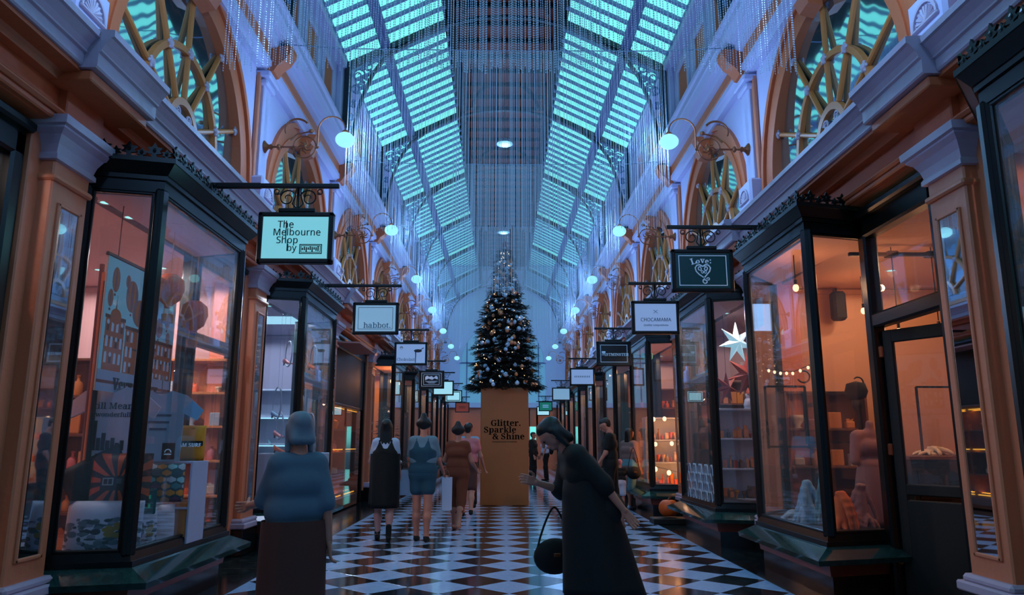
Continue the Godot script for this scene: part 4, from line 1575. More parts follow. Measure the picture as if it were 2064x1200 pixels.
	printed("hex_print", img_tex(128, 128, func(im: Image):
		im.fill(Color(0.2, 0.28, 0.3))
		var cs := [Color(0.75, 0.48, 0.18), Color(0.42, 0.3, 0.38), Color(0.5, 0.68, 0.7), Color(0.2, 0.3, 0.34), Color(0.6, 0.62, 0.66), Color(0.26, 0.42, 0.44)]
		for j in 6:
			for i in 6:
				var c: Color = cs[(i * 2 + j * 3 + i * j) % 6]
				var x0 := i * 24 + (j % 2) * 12 - 8
				for y in 22:
					var half: float = minf(11, minf(y * 1.6, (22 - y) * 1.6))
					rect(im, x0 + 11 - half, j * 22 + y, half * 2, 1, c)))
	cushion(0.42, 0.32, 0.14, "hex_print", V(-2.98, 0.87, 6.5), 0.3, -0.12, "cushion patterned with orange, teal and mauve hexagons, below the yellow cushion")
	printed("tram_print", img_tex(128, 128, func(im: Image):
		im.fill(Color(0.03, 0.035, 0.04))
		for y in 128:
			for x in 128:
				var a := atan2(y - 70.0, x - 62.0)
				if int(floor((a + PI) / TAU * 26)) % 2 == 0:
					im.set_pixel(x, y, Color(0.72, 0.3, 0.1))
		rect(im, 26, 56, 84, 34, Color(0.05, 0.1, 0.12))
		rect(im, 30, 60, 24, 18, Color(0.5, 0.55, 0.58))
		rect(im, 33, 63, 8, 12, Color(0.05, 0.08, 0.1))
		rect(im, 43, 63, 8, 12, Color(0.05, 0.08, 0.1))
		for i in 3:
			rect(im, 60 + i * 16, 62, 11, 12, Color(0.25, 0.32, 0.34))))
	cushion(0.44, 0.42, 0.16, "tram_print", V(-3.1, 0.86, 6.12), 0.2, -0.12, "black cushion with an orange sunburst and a tram printed on it")
	cushion(0.5, 0.46, 0.15, "black_cloth", V(-3.22, 0.84, 6.3), 0.75, 0.0, "plain black cushion standing on its corner behind the tram cushion").rotation.z = 0.5
	printed("floral_print", img_tex(128, 128, func(im: Image):
		im.fill(Color(0.66, 0.72, 0.82))
		var g := RandomNumberGenerator.new()
		g.seed = 3
		for i in 90:
			var y := 40 + g.randf() * 88
			disc(im, g.randf() * 128, y, g.randf_range(3, 11), g.randf_range(2, 7), [Color(0.16, 0.3, 0.34), Color(0.3, 0.42, 0.48), Color(0.45, 0.5, 0.6), Color(0.12, 0.22, 0.26)][g.randi() % 4])
		for i in 14:
			disc(im, 86 + g.randf_range(-12, 12), 66 + g.randf_range(-14, 14), 6, 5, Color(0.52, 0.46, 0.16))))
	cushion(0.56, 0.42, 0.18, "floral_print", V(-3.13, 0.5, 5.98), 0.1, -0.1, "long cushion printed with teal leaves and a yellow flower, lowest at the mullion")
	for i in 4:
		cushion(0.3, 0.34, 0.17, ["floral_print", "white_cloth", "floral_print", "hex_print"][i], V(-3.0 + 0.01 * i, 0.5, 6.3 + i * 0.31), 0.9, -0.06, ["floral printed cushion behind the green notice", "plain pale cushion second from the green notice in the low row", "small floral cushion third from the green notice in the low row", "red-flecked patterned cushion at the far end of the low row"][i])
	o = thing("display_cube", "open white display cube holding up the yellow cushion", "cube", V(-3.0, 0.5, 6.95))
	b = B.new()
	for g in [-1, 1]:
		b.box(Vector3(g * 0.19, 0.35, 0), Vector3(0.02, 0.7, 0.36), 0.004)
		b.box(Vector3(0, 0.35 + g * 0.34, 0), Vector3(0.36, 0.02, 0.36), 0.004)
	b.box(Vector3(0, 0.3, 0), Vector3(0.36, 0.02, 0.36), 0.004)
	part(b, "grey_wall", "cube_shell", o)
	b = B.new()
	b.box(Vector3(0, 0.18, 0), Vector3(0.365, 0.34, 0.34), 0.01)
	part(b, "kraft", "drawer_box", o)
	o = thing("notice", "small dark green notice board lettered in lighter green, at the foot of the front mullion", "sign", V(-2.97, 0.8, 6.18))
	b = B.new()
	b.box(Vector3(0, 0.1, 0), Vector3(0.26, 0.2, 0.02), 0.01)
	part(b, "sign_teal", "board", o)
	o.rotation.y = 0.3
	for i in 2:
		for j in 6:
			b = B.new()
			b.box(Vector3(-0.08 + j * 0.032, 0.135 - i * 0.07, 0.012), Vector3(0.02, 0.03, 0.003))
			part(b, "sign_green", "letter_mark", o)
	o = thing("price_card", "small black card with a white house outline, in front of the yellow cushion", "card", V(-2.93, 1.22, 6.55))
	b = B.new()
	b.box(Vector3(0, 0.07, 0), Vector3(0.11, 0.14, 0.01), 0.003)
	part(b, "sign_black", "card_face", o)
	b = B.new()
	b.arc_band(Vector3(0, 0.06, 0.005), Vector3.RIGHT, Vector3.UP, Vector3(0, 0, 0.004), 0.022, 0.03, 0, PI, 8)
	b.box(Vector3(0, 0.045, 0.007), Vector3(0.06, 0.01, 0.004))
	part(b, "chalk", "outline", o)
	o = thing("plinth_block", "low white block under the hexagon cushion", "block", V(-3.2, 0.5, 6.5))
	b = B.new()
	b.box(Vector3(0, 0.18, 0), Vector3(0.4, 0.36, 0.4), 0.01)
	part(b, "white_shelf", "block", o)
	shelf_unit(-1, 4.15, 7.6, 1.3, 0.3, 2.2, 6, "brown_shelf", "brown shelf unit of kraft paper goods beyond the balloon print")
	goods(-1, 4.15, 7.6, 1.2, 0.3, 2.2, 6, ["kraft", "kraft", "cream", "pink"], "brown shelf unit of the souvenir shop", "goods in the souvenir shop", 7)
	shelf_unit(-1, 4.2, 9.45, 1.5, 0.3, 2.4, 6, "kraft", "brown pinboard shelf at the back wall of the souvenir shop")
	goods(-1, 4.2, 9.45, 1.4, 0.3, 2.4, 6, ["pink", "orange_cloth", "cream", "white_shelf"], "back shelf of the souvenir shop", "goods at the back of the souvenir shop", 5)


func shoe(parent_label: String, at: Vector3, rot: Vector3, material: String) -> void:
	if not shared.has("shoe_upper"):
		var b := B.new(true)
		var rings: Array[PackedVector3Array] = []
		for q in [[-0.12, 0.06, 0.02, 0.075], [-0.11, 0.055, 0.028, 0.075], [-0.06, 0.04, 0.03, 0.065], [0.0, 0.022, 0.032, 0.05], [0.06, 0.014, 0.036, 0.03], [0.1, 0.012, 0.03, 0.024], [0.125, 0.012, 0.012, 0.016]]:
			var ring := PackedVector3Array()
			for i in 10:
				var a := TAU * i / 10
				ring.append(Vector3(cos(a) * q[2], q[1] + (maxf(sin(a), -0.25)) * q[3] * (0.75 if sin(a) > 0 else 0.5), q[0]))
			rings.append(ring)
		for i in rings.size() - 1:
			b.loft(rings[i], rings[i + 1])
		shared.shoe_upper = b.mesh()
		b = B.new(true)
		b.tube(PackedVector3Array([Vector3(0, 0.06, -0.1), Vector3(0, 0.0, -0.112)]), 0.016, 0.011, 8)
		shared.shoe_heel = b.mesh()
	var o := thing("shoe", parent_label, "shoe", at)
	o.rotation = rot
	put(shared.shoe_upper, material, "upper", o)
	put(shared.shoe_heel, "black_wood", "heel", o)


func shoe_shop() -> void:
	for i in 6:
		var q: Array = [[-3.32, 2.7, 11.35, 0.19], [-3.0, 2.66, 11.6, 0.2], [-3.42, 1.95, 11.25, 0.24], [-3.12, 1.86, 11.4, 0.24], [-3.38, 1.62, 11.3, 0.2], [-3.02, 1.6, 11.7, 0.22]][i]
		var o := thing("display_hoop", "white hoop hung in the shoe shop window, %s" % ["highest one", "high one by the glass corner", "large one above the plinth", "large one overlapping its neighbour over the plinth", "low one beside the bright shelf strip", "low one by the corridor pane"][i], "hoop", V(q[0], q[1], q[2]))
		var b := B.new(true)
		b.tube(ring3(Vector3(), Vector3(0.5, 0, 0.86), Vector3.UP, q[3], 26), 0.011, -1, 6, true)
		part(b, "white_shelf", "hoop", o)
		b = B.new()
		b.box(Vector3(0, (3.4 - q[1] + q[3]) / 2, 0), Vector3(0.003, 3.4 - q[1] - q[3], 0.003))
		part(b, "wire", "hanging_wire", o)
		shoe("%s heeled shoe resting in %s hoop" % [["coral", "coral-toed", "pale blue", "pale grey", "pink", "slate blue"][i], ["the highest white", "the high corner", "the large plinth", "the overlapping", "the low shelf-side", "the lowest corridor-side"][i]], V(q[0], q[1] - q[3] + 0.02, q[2]), Vector3(0, 0.9, 0), ["pink", "orange_cloth", "blue_cloth", "white_cloth", "pink", "teal_cloth"][i])
	for i in 2:
		var o := thing("plinth_block", ["tall white plinth in the shoe shop window", "narrower white plinth beyond the tall one in the shoe shop"][i], "plinth", V([-3.3, -3.05][i], 0.5, [11.1, 11.9][i]))
		var b := B.new()
		b.box(Vector3(0, 0.36, 0), Vector3(0.5, 0.72, 0.4), 0.008)
		part(b, "white_shelf", "block", o)
	shoe("bright coral flat shoe lying on the tall white plinth", V(-3.3, 1.22, 11.15), Vector3(0, 1.2, 0), "orange_cloth")
	shoe("pale heeled shoe standing on the narrower white plinth", V(-3.05, 1.22, 11.85), Vector3(0, 0.6, 0), "white_cloth")
	var u := shelf_unit(-1, 4.25, 13.3, 1.5, 0.4, 2.3, 5, "white_shelf", "white shelf unit with glowing strips at the back of the shoe shop")
	for i in 3:
		var b := B.new()
		b.box(Vector3(0.1, 0.85 + 0.47 * i, 0.16), Vector3(1.2, 0.018, 0.018))
		part(b, "strip_white", "light_strip", u)
	area(Vector3(0.1, 1.3, 0.2), Vector3.BACK, Vector2(1.2, 0.05), Color(0.7, 0.8, 1.0), 0.4, u)
	for i in 4:
		shoe("%s shoe on the white shelf unit at the back" % ["cream", "pink", "slate", "black"][i], V(-4.6 + 0.25 * i, [1.32, 0.86, 1.32, 0.86][i], 13.25), Vector3(0, 0.5, 0), ["cream", "pink", "teal_cloth", "black_cloth"][i])
	var o := thing("ceiling_panel", "bright square light panel in the ceiling of the shoe shop", "light", V(-3.85, 3.39, 12.4))
	var b2 := B.new()
	b2.box(Vector3(), Vector3(0.7, 0.02, 0.7), 0.005)
	part(b2, "panel_white", "panel", o)
	area(Vector3(0, -0.03, 0), Vector3.DOWN, Vector2(0.7, 0.7), Color(0.8, 0.85, 1.0), 1.2, o)


func gold_and_amber() -> void:
	# a recessed shop front without a bay: lit shelves behind glass
	var d := 14.75
	var o := thing("display_case", "dark glazed display case with three gold-lit shelves in the recessed shop front", "cabinet", V(-3.62, 0, 16.1))
	var b := B.new()
	b.box(Vector3(-0.25, 1.1, 0), Vector3(0.04, 2.1, 3.0))
	b.box(Vector3(0, 0.14, 0), Vector3(0.5, 0.24, 3.0), 0.01)
	b.box(Vector3(0, 2.14, 0), Vector3(0.5, 0.06, 3.0), 0.01)
	for z in [-1.49, 0.0, 1.49]:
		b.box(Vector3(0, 1.1, z), Vector3(0.5, 2.0, 0.03))
	part(b, "brown_shelf", "carcass", o)
	for i in 3:
		b = B.new()
		b.box(Vector3(0, 0.72 + 0.46 * i, 0), Vector3(0.42, 0.025, 2.9))
		part(b, "brown_shelf", "shelf_board", o)
		b = B.new()
		b.box(Vector3(0.19, [0.3, 1.24, 2.08][i], 0), Vector3(0.02, 0.02, 2.8))
		part(b, "strip_gold", "light_strip", o)
		area(Vector3(0.1, [0.34, 1.22, 2.06][i], 0), Vector3.DOWN if i else Vector3.UP, Vector2(0.05, 2.6), Color(1.0, 0.6, 0.15), 0.5, o)
	b = B.new()
	b.box(Vector3(0.26, 1.1, 0), Vector3(0.008, 2.0, 2.95))
	part(b, "glass", "pane", o)
	for i in 3:
		var cl := thing("clutch_bag", "gold clutch bag on the %s shelf of the gold-lit display case" % ["bottom", "middle", "top"][i], "bag", V(-3.6, [0.735, 1.195, 1.655][i] - (0.46 if i == 0 else 0.0), 15.2 + 0.25 * i))
		b = B.new()
		b.prism(pv([-0.16, 0, 0.16, 0, 0.19, 0.16, 0, 0.2, -0.19, 0.16]), Vector3(0, 0, -0.04), Vector3(0.5, 0, 0.86), Vector3.UP, Vector3(0.06, 0, -0.04))
		part(b, "gold", "bag_body", cl)
		b = B.new(true)
		b.ball(Vector3(0.03, 0.1, 0.03), Vector3(0.02, 0.02, 0.02), 8, 6)
		part(b, "brass", "clasp", cl)
	goods(-1, 3.6, 15.75, 0.35, 0.72, 2.1, 4, ["pink", "gold", "cream"], "gold-lit display case", "goods in the gold-lit display case", 2)
	# fourth shop: a little fir tree and a hanging bulb
	fir("christmas_tree", "small Christmas tree with white baubles in the window of the amber shop", V(-3.15, 0.5, 20.3), 1.9, 0.5, 420, 14)
	var l := thing("pendant_lamp", "bare bulb pendant glowing in the amber shop window", "lamp", V(-2.98, 3.0, 20.0))
	b = B.new(true)
	b.ball(Vector3(), Vector3(0.07, 0.07, 0.07), 12, 8)
	part(b, "bulb_glow", "bulb", l)
	b = B.new()
	b.box(Vector3(0, 0.22, 0), Vector3(0.01, 0.32, 0.01))
	part(b, "wrought", "cord", l)
	omni(Vector3(0, 0, 0), Color(1.0, 0.66, 0.4), 0.5, 0.06, l)


func fir(called: String, label: String, at: Vector3, h: float, r: float, sprays: int, baubles: int) -> void:
	var o := thing(called, label, "tree", at)
	var b := B.new(true)
	b.tube(PackedVector3Array([Vector3(), Vector3(0, h * 0.95, 0)]), 0.035, 0.01, 8)
	part(b, "brown_shelf", "trunk", o)
	var where := []
	for i in sprays:
		var t := pow(rng.randf(), 0.7)
		var y := h * (0.98 - 0.88 * t)
		var a := rng.randf() * TAU
		var rr := r * t * rng.randf_range(0.3, 0.75)
		where.append(Transform3D(Basis(Vector3.UP, a) * Basis(Vector3.BACK, rng.randf_range(-0.5, 0.2)).scaled(Vector3.ONE * (0.3 * r + 0.07)), Vector3(cos(a) * rr, y, -sin(a) * rr)))
	scatter(spray_mesh(), where, "fir_needle", "foliage", o)
	for i in baubles:
		var t := 0.1 + 0.85 * i / baubles
		var a := i * 2.4
		var bb := put(bauble_mesh(), "bauble_silver", "bauble")
		bb.position = at + Vector3(cos(a) * r * t * 0.9, h * (0.98 - 0.88 * t), sin(a) * r * t * 0.9)
		bb.scale = Vector3.ONE * 0.8
		tag(bb, "small pale bauble on the little tree in the amber shop window", "bauble", "baubles on the little tree")


func spray_mesh() -> Mesh:  # a flat fan of needled twigs about 1 long, along +x
	if not shared.has("spray"):
		var b := B.new()
		var g := RandomNumberGenerator.new()
		g.seed = 12
		for t in [[0.0, 1.0], [0.45, 0.6], [-0.45, 0.6]]:
			var dir := Vector3(cos(t[0]), -0.08, sin(t[0]))
			var o := Vector3(0.25, 0, 0) if t[0] != 0.0 else Vector3()
			for i in 13:
				var p: Vector3 = o + dir * t[1] * (i + 1) / 13.0
				for sgn in [-1, 1]:
					var n: Vector3 = (dir + dir.cross(Vector3.UP) * sgn * 1.1 + Vector3.UP * g.randf_range(-0.3, 0.7)).normalized() * g.randf_range(0.14, 0.2)
					var w := Vector3(0, 0.02, 0) + dir * 0.016
					b.tri(p - w, p + w, p + n)
		shared.spray = b.mesh()
	return shared.spray


func bauble_mesh() -> Mesh:
	if not shared.has("bauble"):
		var b := B.new(true)
		b.ball(Vector3(), Vector3.ONE * 0.052, 14, 10)
		b.lathe(pv([0.014, 0.048, 0.014, 0.062, 0.0, 0.062]), Vector3(), Basis(), 8)
		shared.bauble = b.mesh()
	return shared.bauble


func rack(label: String, at: Vector3, w: float, y0: float, y1: float) -> void:
	var o := thing("iron_rack", label, "rack", at)
	var b := B.new()
	for g in [-1, 1]:
		b.box(Vector3(g * w / 2, (y0 + y1) / 2, 0), Vector3(0.022, y1 - y0, 0.022))
	part(b, "wrought", "upright", o)
	b = B.new()
	b.box(Vector3(0, y1, 0), Vector3(w, 0.022, 0.022))
	b.box(Vector3(0, y0 + 0.02, 0), Vector3(w, 0.022, 0.022))
	part(b, "wrought", "rail", o)
	b = B.new(true)
	b.tube(spiral(Vector3(w / 2, y1 + 0.12, 0), Vector3.RIGHT, Vector3.UP, 0.08, 3.6, 0.8, 16, 0.3), 0.011, 0.009, 5)
	part(b, "wrought", "hook", o)


func drape(label: String, at: Vector3, w: float, h: float, dep: float, material: String, sd: int, called := "scarf", category := "scarf") -> void:  # cloth thrown in loose loops over a low form
	var o := thing(called, label, category, at)
	var g := RandomNumberGenerator.new()
	g.seed = sd
	var f := Field.new()
	f.k = 0.02
	var r := 0.16 * minf(w, maxf(h, 0.2))
	f.cap(Vector3(0, r * 0.6, 0), Vector3(0, maxf(h - r * 2.2, r * 0.7), 0), minf(w, dep) * 0.3, minf(w, dep) * 0.14)
	for i in 16:
		var a := g.randf() * TAU
		var y0 := h * (0.98 if i < 6 else g.randf_range(0.3, 0.8)) - r
		var p0 := Vector3(g.randf_range(-0.1, 0.1) * w, maxf(y0, r * 0.4), g.randf_range(-0.1, 0.1) * dep)
		var p2 := Vector3(cos(a) * w * 0.45, r * 0.25, sin(a) * dep * 0.45)
		var p1 := (p0 + p2) / 2 + Vector3(cos(a) * w * 0.16, h * 0.12, sin(a) * dep * 0.16)
		var last := p0
		for q in range(1, 6):
			var t := q / 5.0
			var c := p0.lerp(p1, t).lerp(p1.lerp(p2, t), t)
			f.cap(last, c, lerpf(r * 0.5, r * 0.28, t), lerpf(r * 0.5, r * 0.26, t))
			last = c
	var b := B.new(true)
	f.add_to(b.st, maxf(0.009, minf(w, h) * 0.03))
	part(b, material, "cloth", o)


func dressed_form(label: String, at: Vector3, material: String) -> void:
	var o := thing("mannequin", label, "mannequin", at)
	var f := Field.new()
	f.k = 0.04
	f.cap(Vector3(-0.06, 0.62, 0), Vector3(0.06, 0.62, 0), 0.1, 0.1)
	f.cap(Vector3(-0.06, 0.82, 0), Vector3(0.06, 0.82, 0), 0.1, 0.1)
	f.cap(Vector3(-0.12, 0.94, -0.01), Vector3(0.12, 0.94, -0.01), 0.06, 0.06)
	for s in [-1.0, 1.0]:
		f.cap(Vector3(s * 0.16, 0.93, 0), Vector3(s * 0.2, 0.68, 0.02), 0.055, 0.05)
	f.cap(Vector3(0, 0.95, 0), Vector3(0, 1.06, 0), 0.045, 0.04)
	var b := B.new(true)
	f.add_to(b.st, 0.014)
	part(b, material, "bodice", o)
	put(skirt(Vector3(0, 0.62, 0), Vector3(0, 0.03, 0), Vector2(0.16, 0.13), Vector2(0.24, 0.2), 9, 0.1), material, "skirt", o)
	b = B.new(true)
	b.lathe(pv([0.0, 0, 0.13, 0, 0.13, 0.02, 0.015, 0.04, 0.015, 0.6, 0.0, 0.62]), Vector3(), Basis(), 14)
	part(b, "black_wood", "stand", o)


func scarf_shop() -> void:
	var s := 1
	rack("black iron garment rack beside the corridor pane of the scarf shop", V(3.18, 0, 8.55), 0.46, 1.3, 2.0)
	rack("black iron garment rack in the middle of the scarf shop window", V(3.82, 0, 8.8), 0.66, 1.35, 1.95)
	rack("black iron rack with a curled hook, seen through the open doorway of the scarf shop", V(4.98, 0, 8.6), 0.5, 1.2, 2.0)
	dressed_form("mannequin in a long mauve dress behind the angled pane of the scarf shop", V(3.85, 0.5, 8.0), "mauve_cloth")
	drape("rust and orange scarf heaped over a low form at the front mullion", V(3.22, 0.5, 7.42), 0.34, 0.44, 0.34, "orange_cloth", 5)
	drape("brown wrap standing beside the rust and orange scarf", V(3.5, 0.5, 7.6), 0.32, 0.5, 0.3, "mauve_cloth", 9, "wrap", "wrap")
	drape("tall white scarf draped on a bust in the corridor pane", V(3.1, 0.5, 7.95), 0.34, 0.52, 0.3, "blue_cloth", 1)
	drape("low pool of pale blue cloth at the far corner of the pane", V(3.08, 0.5, 8.3), 0.5, 0.16, 0.5, "blue_cloth", 7, "cloth", "cloth")
	drape("teal and white scarf behind the front mullion", V(3.2, 0.5, 7.75), 0.24, 0.62, 0.24, "teal_cloth", 3)
	var o := thing("bust_stand", "dark stand with a round black cap beside the mauve dress", "stand", V(3.98, 0.72, 8.5))
	var b := B.new(true)
	b.lathe(pv([0.0, 0, 0.14, 0, 0.14, 0.02, 0.015, 0.04, 0.015, 1.0, 0.05, 1.03, 0.06, 1.12, 0.0, 1.14]), Vector3(), Basis(), 14)
	part(b, "black_wood", "pole", o)
	b = B.new(true)
	b.lathe(pv([0.02, 1.12, 0.1, 1.15, 0.125, 1.22, 0.1, 1.31, 0.0, 1.34]), Vector3(), Basis(), 16)
	part(b, "black_cloth", "cap", o)
	o = thing("speaker", "black loudspeaker hung high on the back wall of the scarf shop", "speaker", V(4.32, 3.12, 9.5))
	b = B.new()
	b.box(Vector3(), Vector3(0.17, 0.38, 0.16), 0.03)
	part(b, "black_cloth", "cabinet", o)
	b = B.new()
	b.box(Vector3(0, 0.2, -0.06), Vector3(0.03, 0.1, 0.06))
	part(b, "wrought", "bracket", o)
	o = thing("lighting_track", "black lighting track along the ceiling of the scarf shop", "track", V(4.3, 3.3, 7.5))
	b = B.new()
	b.box(Vector3(), Vector3(1.5, 0.04, 0.04), 0.006)
	b.box(Vector3(-0.3, 0, 0.0), Vector3(0.12, 0.06, 0.1), 0.01)
	b.box(Vector3(0.12, 0, 0.0), Vector3(0.12, 0.06, 0.1), 0.01)
	part(b, "wrought", "rail", o)
	for i in 4:
		var q: Array = [[4.0, 2.48, 7.5], [4.42, 2.5, 7.5], [3.05, 2.98, 7.7], [4.35, 2.95, 8.9]][i]
		var l := thing("pendant_lamp", "bare bulb on a black cord in the scarf shop, %s" % ["seen through the open door leaf", "beside the mirror pilaster", "against the corridor pane", "small and deepest in the shop"][i], "lamp", V(q[0], q[1], q[2]))
		b = B.new(true)
		b.ball(Vector3(), Vector3(0.032, 0.042, 0.032), 12, 8)
		part(b, "bulb_glow", "bulb", l)
		b = B.new()
		b.lathe(pv([0.0, 0.035, 0.016, 0.035, 0.016, 0.09, 0.0, 0.09]), Vector3(), Basis(), 8)
		b.box(Vector3(0, (3.38 - q[1]) / 2 + 0.05, 0), Vector3(0.008, 3.38 - q[1] - 0.1, 0.008))
		part(b, "wrought", "cord", l)
		omni(Vector3(), Color(1.0, 0.74, 0.54), 0.22, 0.04, l)
	o = thing("counter", "dark sales counter with framed panels inside the scarf shop", "counter", V(5.0, 0, 8.6))
	b = B.new()
	b.box(Vector3(0, 0.6, 0), Vector3(1.1, 1.15, 0.5), 0.01)
	part(b, "black_wood", "counter_body", o)
	b = B.new()
	b.box(Vector3(0, 1.2, 0), Vector3(1.2, 0.05, 0.6), 0.01)
	part(b, "brown_shelf", "worktop", o)
	for x in [-0.32, 0.2]:
		b = B.new()
		b.box(Vector3(x, 0.92, 0.255), Vector3(0.34, 0.34, 0.02), 0.005)
		part(b, "sign_black", "panel", o)
	drape("crumpled pale cloth lying on the dark sales counter", V(4.85, 1.225, 8.6), 0.5, 0.12, 0.3, "cream", 4, "cloth", "cloth")
	shelf_unit(1, 4.75, 6.9, 0.5, 0.05, 0.9, 4, "black_wood", "low black shelf of folded goods just inside the open door of the scarf shop")
	goods(1, 4.75, 6.9, 0.45, 0.05, 0.9, 4, ["white_cloth", "teal_cloth"], "low black shelf inside the scarf shop door", "goods on the low black shelf", 2)
	shelf_unit(1, 3.95, 9.4, 1.0, 0.6, 2.0, 4, "brown_shelf", "brown back shelf below the loudspeaker")
	goods(1, 3.95, 9.4, 0.9, 0.6, 2.0, 4, ["kraft", "cream", "mauve_cloth"], "brown back shelf below the loudspeaker", "goods below the loudspeaker", 4)
	o = thing("notice", "sheet of white paper taped inside the corridor pane of the scarf shop", "paper", V(2.9, 2.68, 8.4))
	b = B.new()
	b.box(Vector3(0, 0.16, 0), Vector3(0.002, 0.33, 0.2))
	part(b, "white_cloth", "sheet", o)
	string_lights("short swag of fairy lights along the corridor pane of the scarf shop", [Vector3(2.94, 2.2, -8.45), Vector3(3.0, 2.14, -8.2), Vector3(3.08, 2.12, -8.0), Vector3(3.2, 2.18, -7.8)], 7, 0.016, 0.0)


func string_lights(label: String, pts: Array, n: int, r: float, e: float) -> void:
	var o := thing("string_light", label, "fairy lights")
	var p := PackedVector3Array(pts)
	var b := B.new()
	b.tube(p, 0.004, 0.004, 4)
	part(b, "wrought", "cable", o)
	for i in n:
		var t := (i + 0.5) / n * (p.size() - 1)
		var at := p[int(t)].lerp(p[int(t) + 1], t - int(t))
		b = B.new(true)
		b.ball(at + Vector3(0, -r * 1.3, 0), Vector3(r, r * 1.2, r), 8, 6)
		part(b, "bulb_glow", "bulb", o)
		if e > 0 and i % 2 == 0:
			omni(at + Vector3(0, -r * 1.3, 0), Color(1.0, 0.62, 0.3), e, r, o)


func star(label: String, at: Vector3, r: float, material: String, yaw: float) -> void:
	var o := thing("paper_star", label, "star", at)
	var b := B.new()
	for i in 14:
		var a0 := TAU * i / 14 + PI / 2
		var a1 := TAU * (i + 1) / 14 + PI / 2
		var r0 := r if i % 2 == 0 else r * 0.4
		var r1 := r if i % 2 == 1 else r * 0.4
		for g in [-1, 1]:
			b.tri(Vector3(cos(a0) * r0, sin(a0) * r0, 0), Vector3(cos(a1) * r1, sin(a1) * r1, 0), Vector3(0, 0, g * r * 0.3))
	var m := part(b, material, "star_points", o)
	m.rotation.y = yaw
	b = B.new()
	b.box(Vector3(0, (3.38 - at.y) / 2, 0), Vector3(0.004, 3.38 - at.y, 0.004))
	part(b, "wrought", "cord", o)


func chocolate_shop() -> void:
	star("bright white paper star, highest in the chocolate shop window", V(3.69, 2.95, 11.80), 0.34, "star_lit", 0.3)
	star("large red paper star hanging under the bright white one", V(3.79, 2.42, 11.60), 0.36, "red_star", -0.3)
	star("smaller rust paper star beside the front mullion of the chocolate shop", V(3.37, 2.2, 11.40), 0.25, "red_star", 0.5)
	star("dark red paper star by the door of the chocolate shop", V(4.30, 2.75, 11.20), 0.22, "red_star", 0.1)
	shelf_unit(1, 3.74, 11.80, 0.9, 0.5, 1.9, 4, "white_shelf", "white perforated shelf unit stocked with chocolates")
	goods(1, 3.74, 11.80, 0.8, 0.5, 1.9, 4, ["gold", "kraft", "red_star", "brown_shelf"], "white perforated shelf unit", "goods on the white perforated shelf", 9)
	shelf_unit(1, 4.2, 13.85, 1.4, 0.4, 2.5, 6, "brown_shelf", "tall brown shelf at the back of the chocolate shop")
	goods(1, 4.2, 13.85, 1.3, 0.4, 2.5, 6, ["gold", "kraft", "cream", "red_star"], "tall brown shelf of the chocolate shop", "goods at the back of the chocolate shop", 9)
	var o := thing("scalloped_screen", "white wire screen of stacked hoops standing low behind the corridor pane", "screen", V(2.82, 0.5, 11.20))
	var b := B.new(true)
	for j in 4:
		for i in 8:
			b.tube(PackedVector3Array(Array(ring3(Vector3(0.02 * (i % 2), 0.06 + j * 0.12, -0.56 + i * 0.16 + (0.08 if j % 2 else 0.0)), Vector3(0, 0, 0.075), Vector3(0, 0.14, 0), 1.0, 16)).slice(0, 9)), 0.009, -1, 5)
	part(b, "white_shelf", "hoop", o).set_meta("kind", "stuff")
	o = thing("santa_figure", "small white and red standing figure on the white perforated shelf", "figurine", V(3.83, 1.9, 11.80))
	b = B.new(true)
	b.lathe(pv([0.0, 0, 0.07, 0, 0.08, 0.06, 0.06, 0.14, 0.03, 0.17, 0.045, 0.2, 0.045, 0.23, 0.0, 0.26]), Vector3(), Basis(), 14)
	part(b, "white_cloth", "body", o)
	b = B.new(true)
	b.lathe(pv([0.05, 0.23, 0.04, 0.25, 0.0, 0.34]), Vector3(), Basis(), 12)
	part(b, "red_star", "pointed_hat", o)


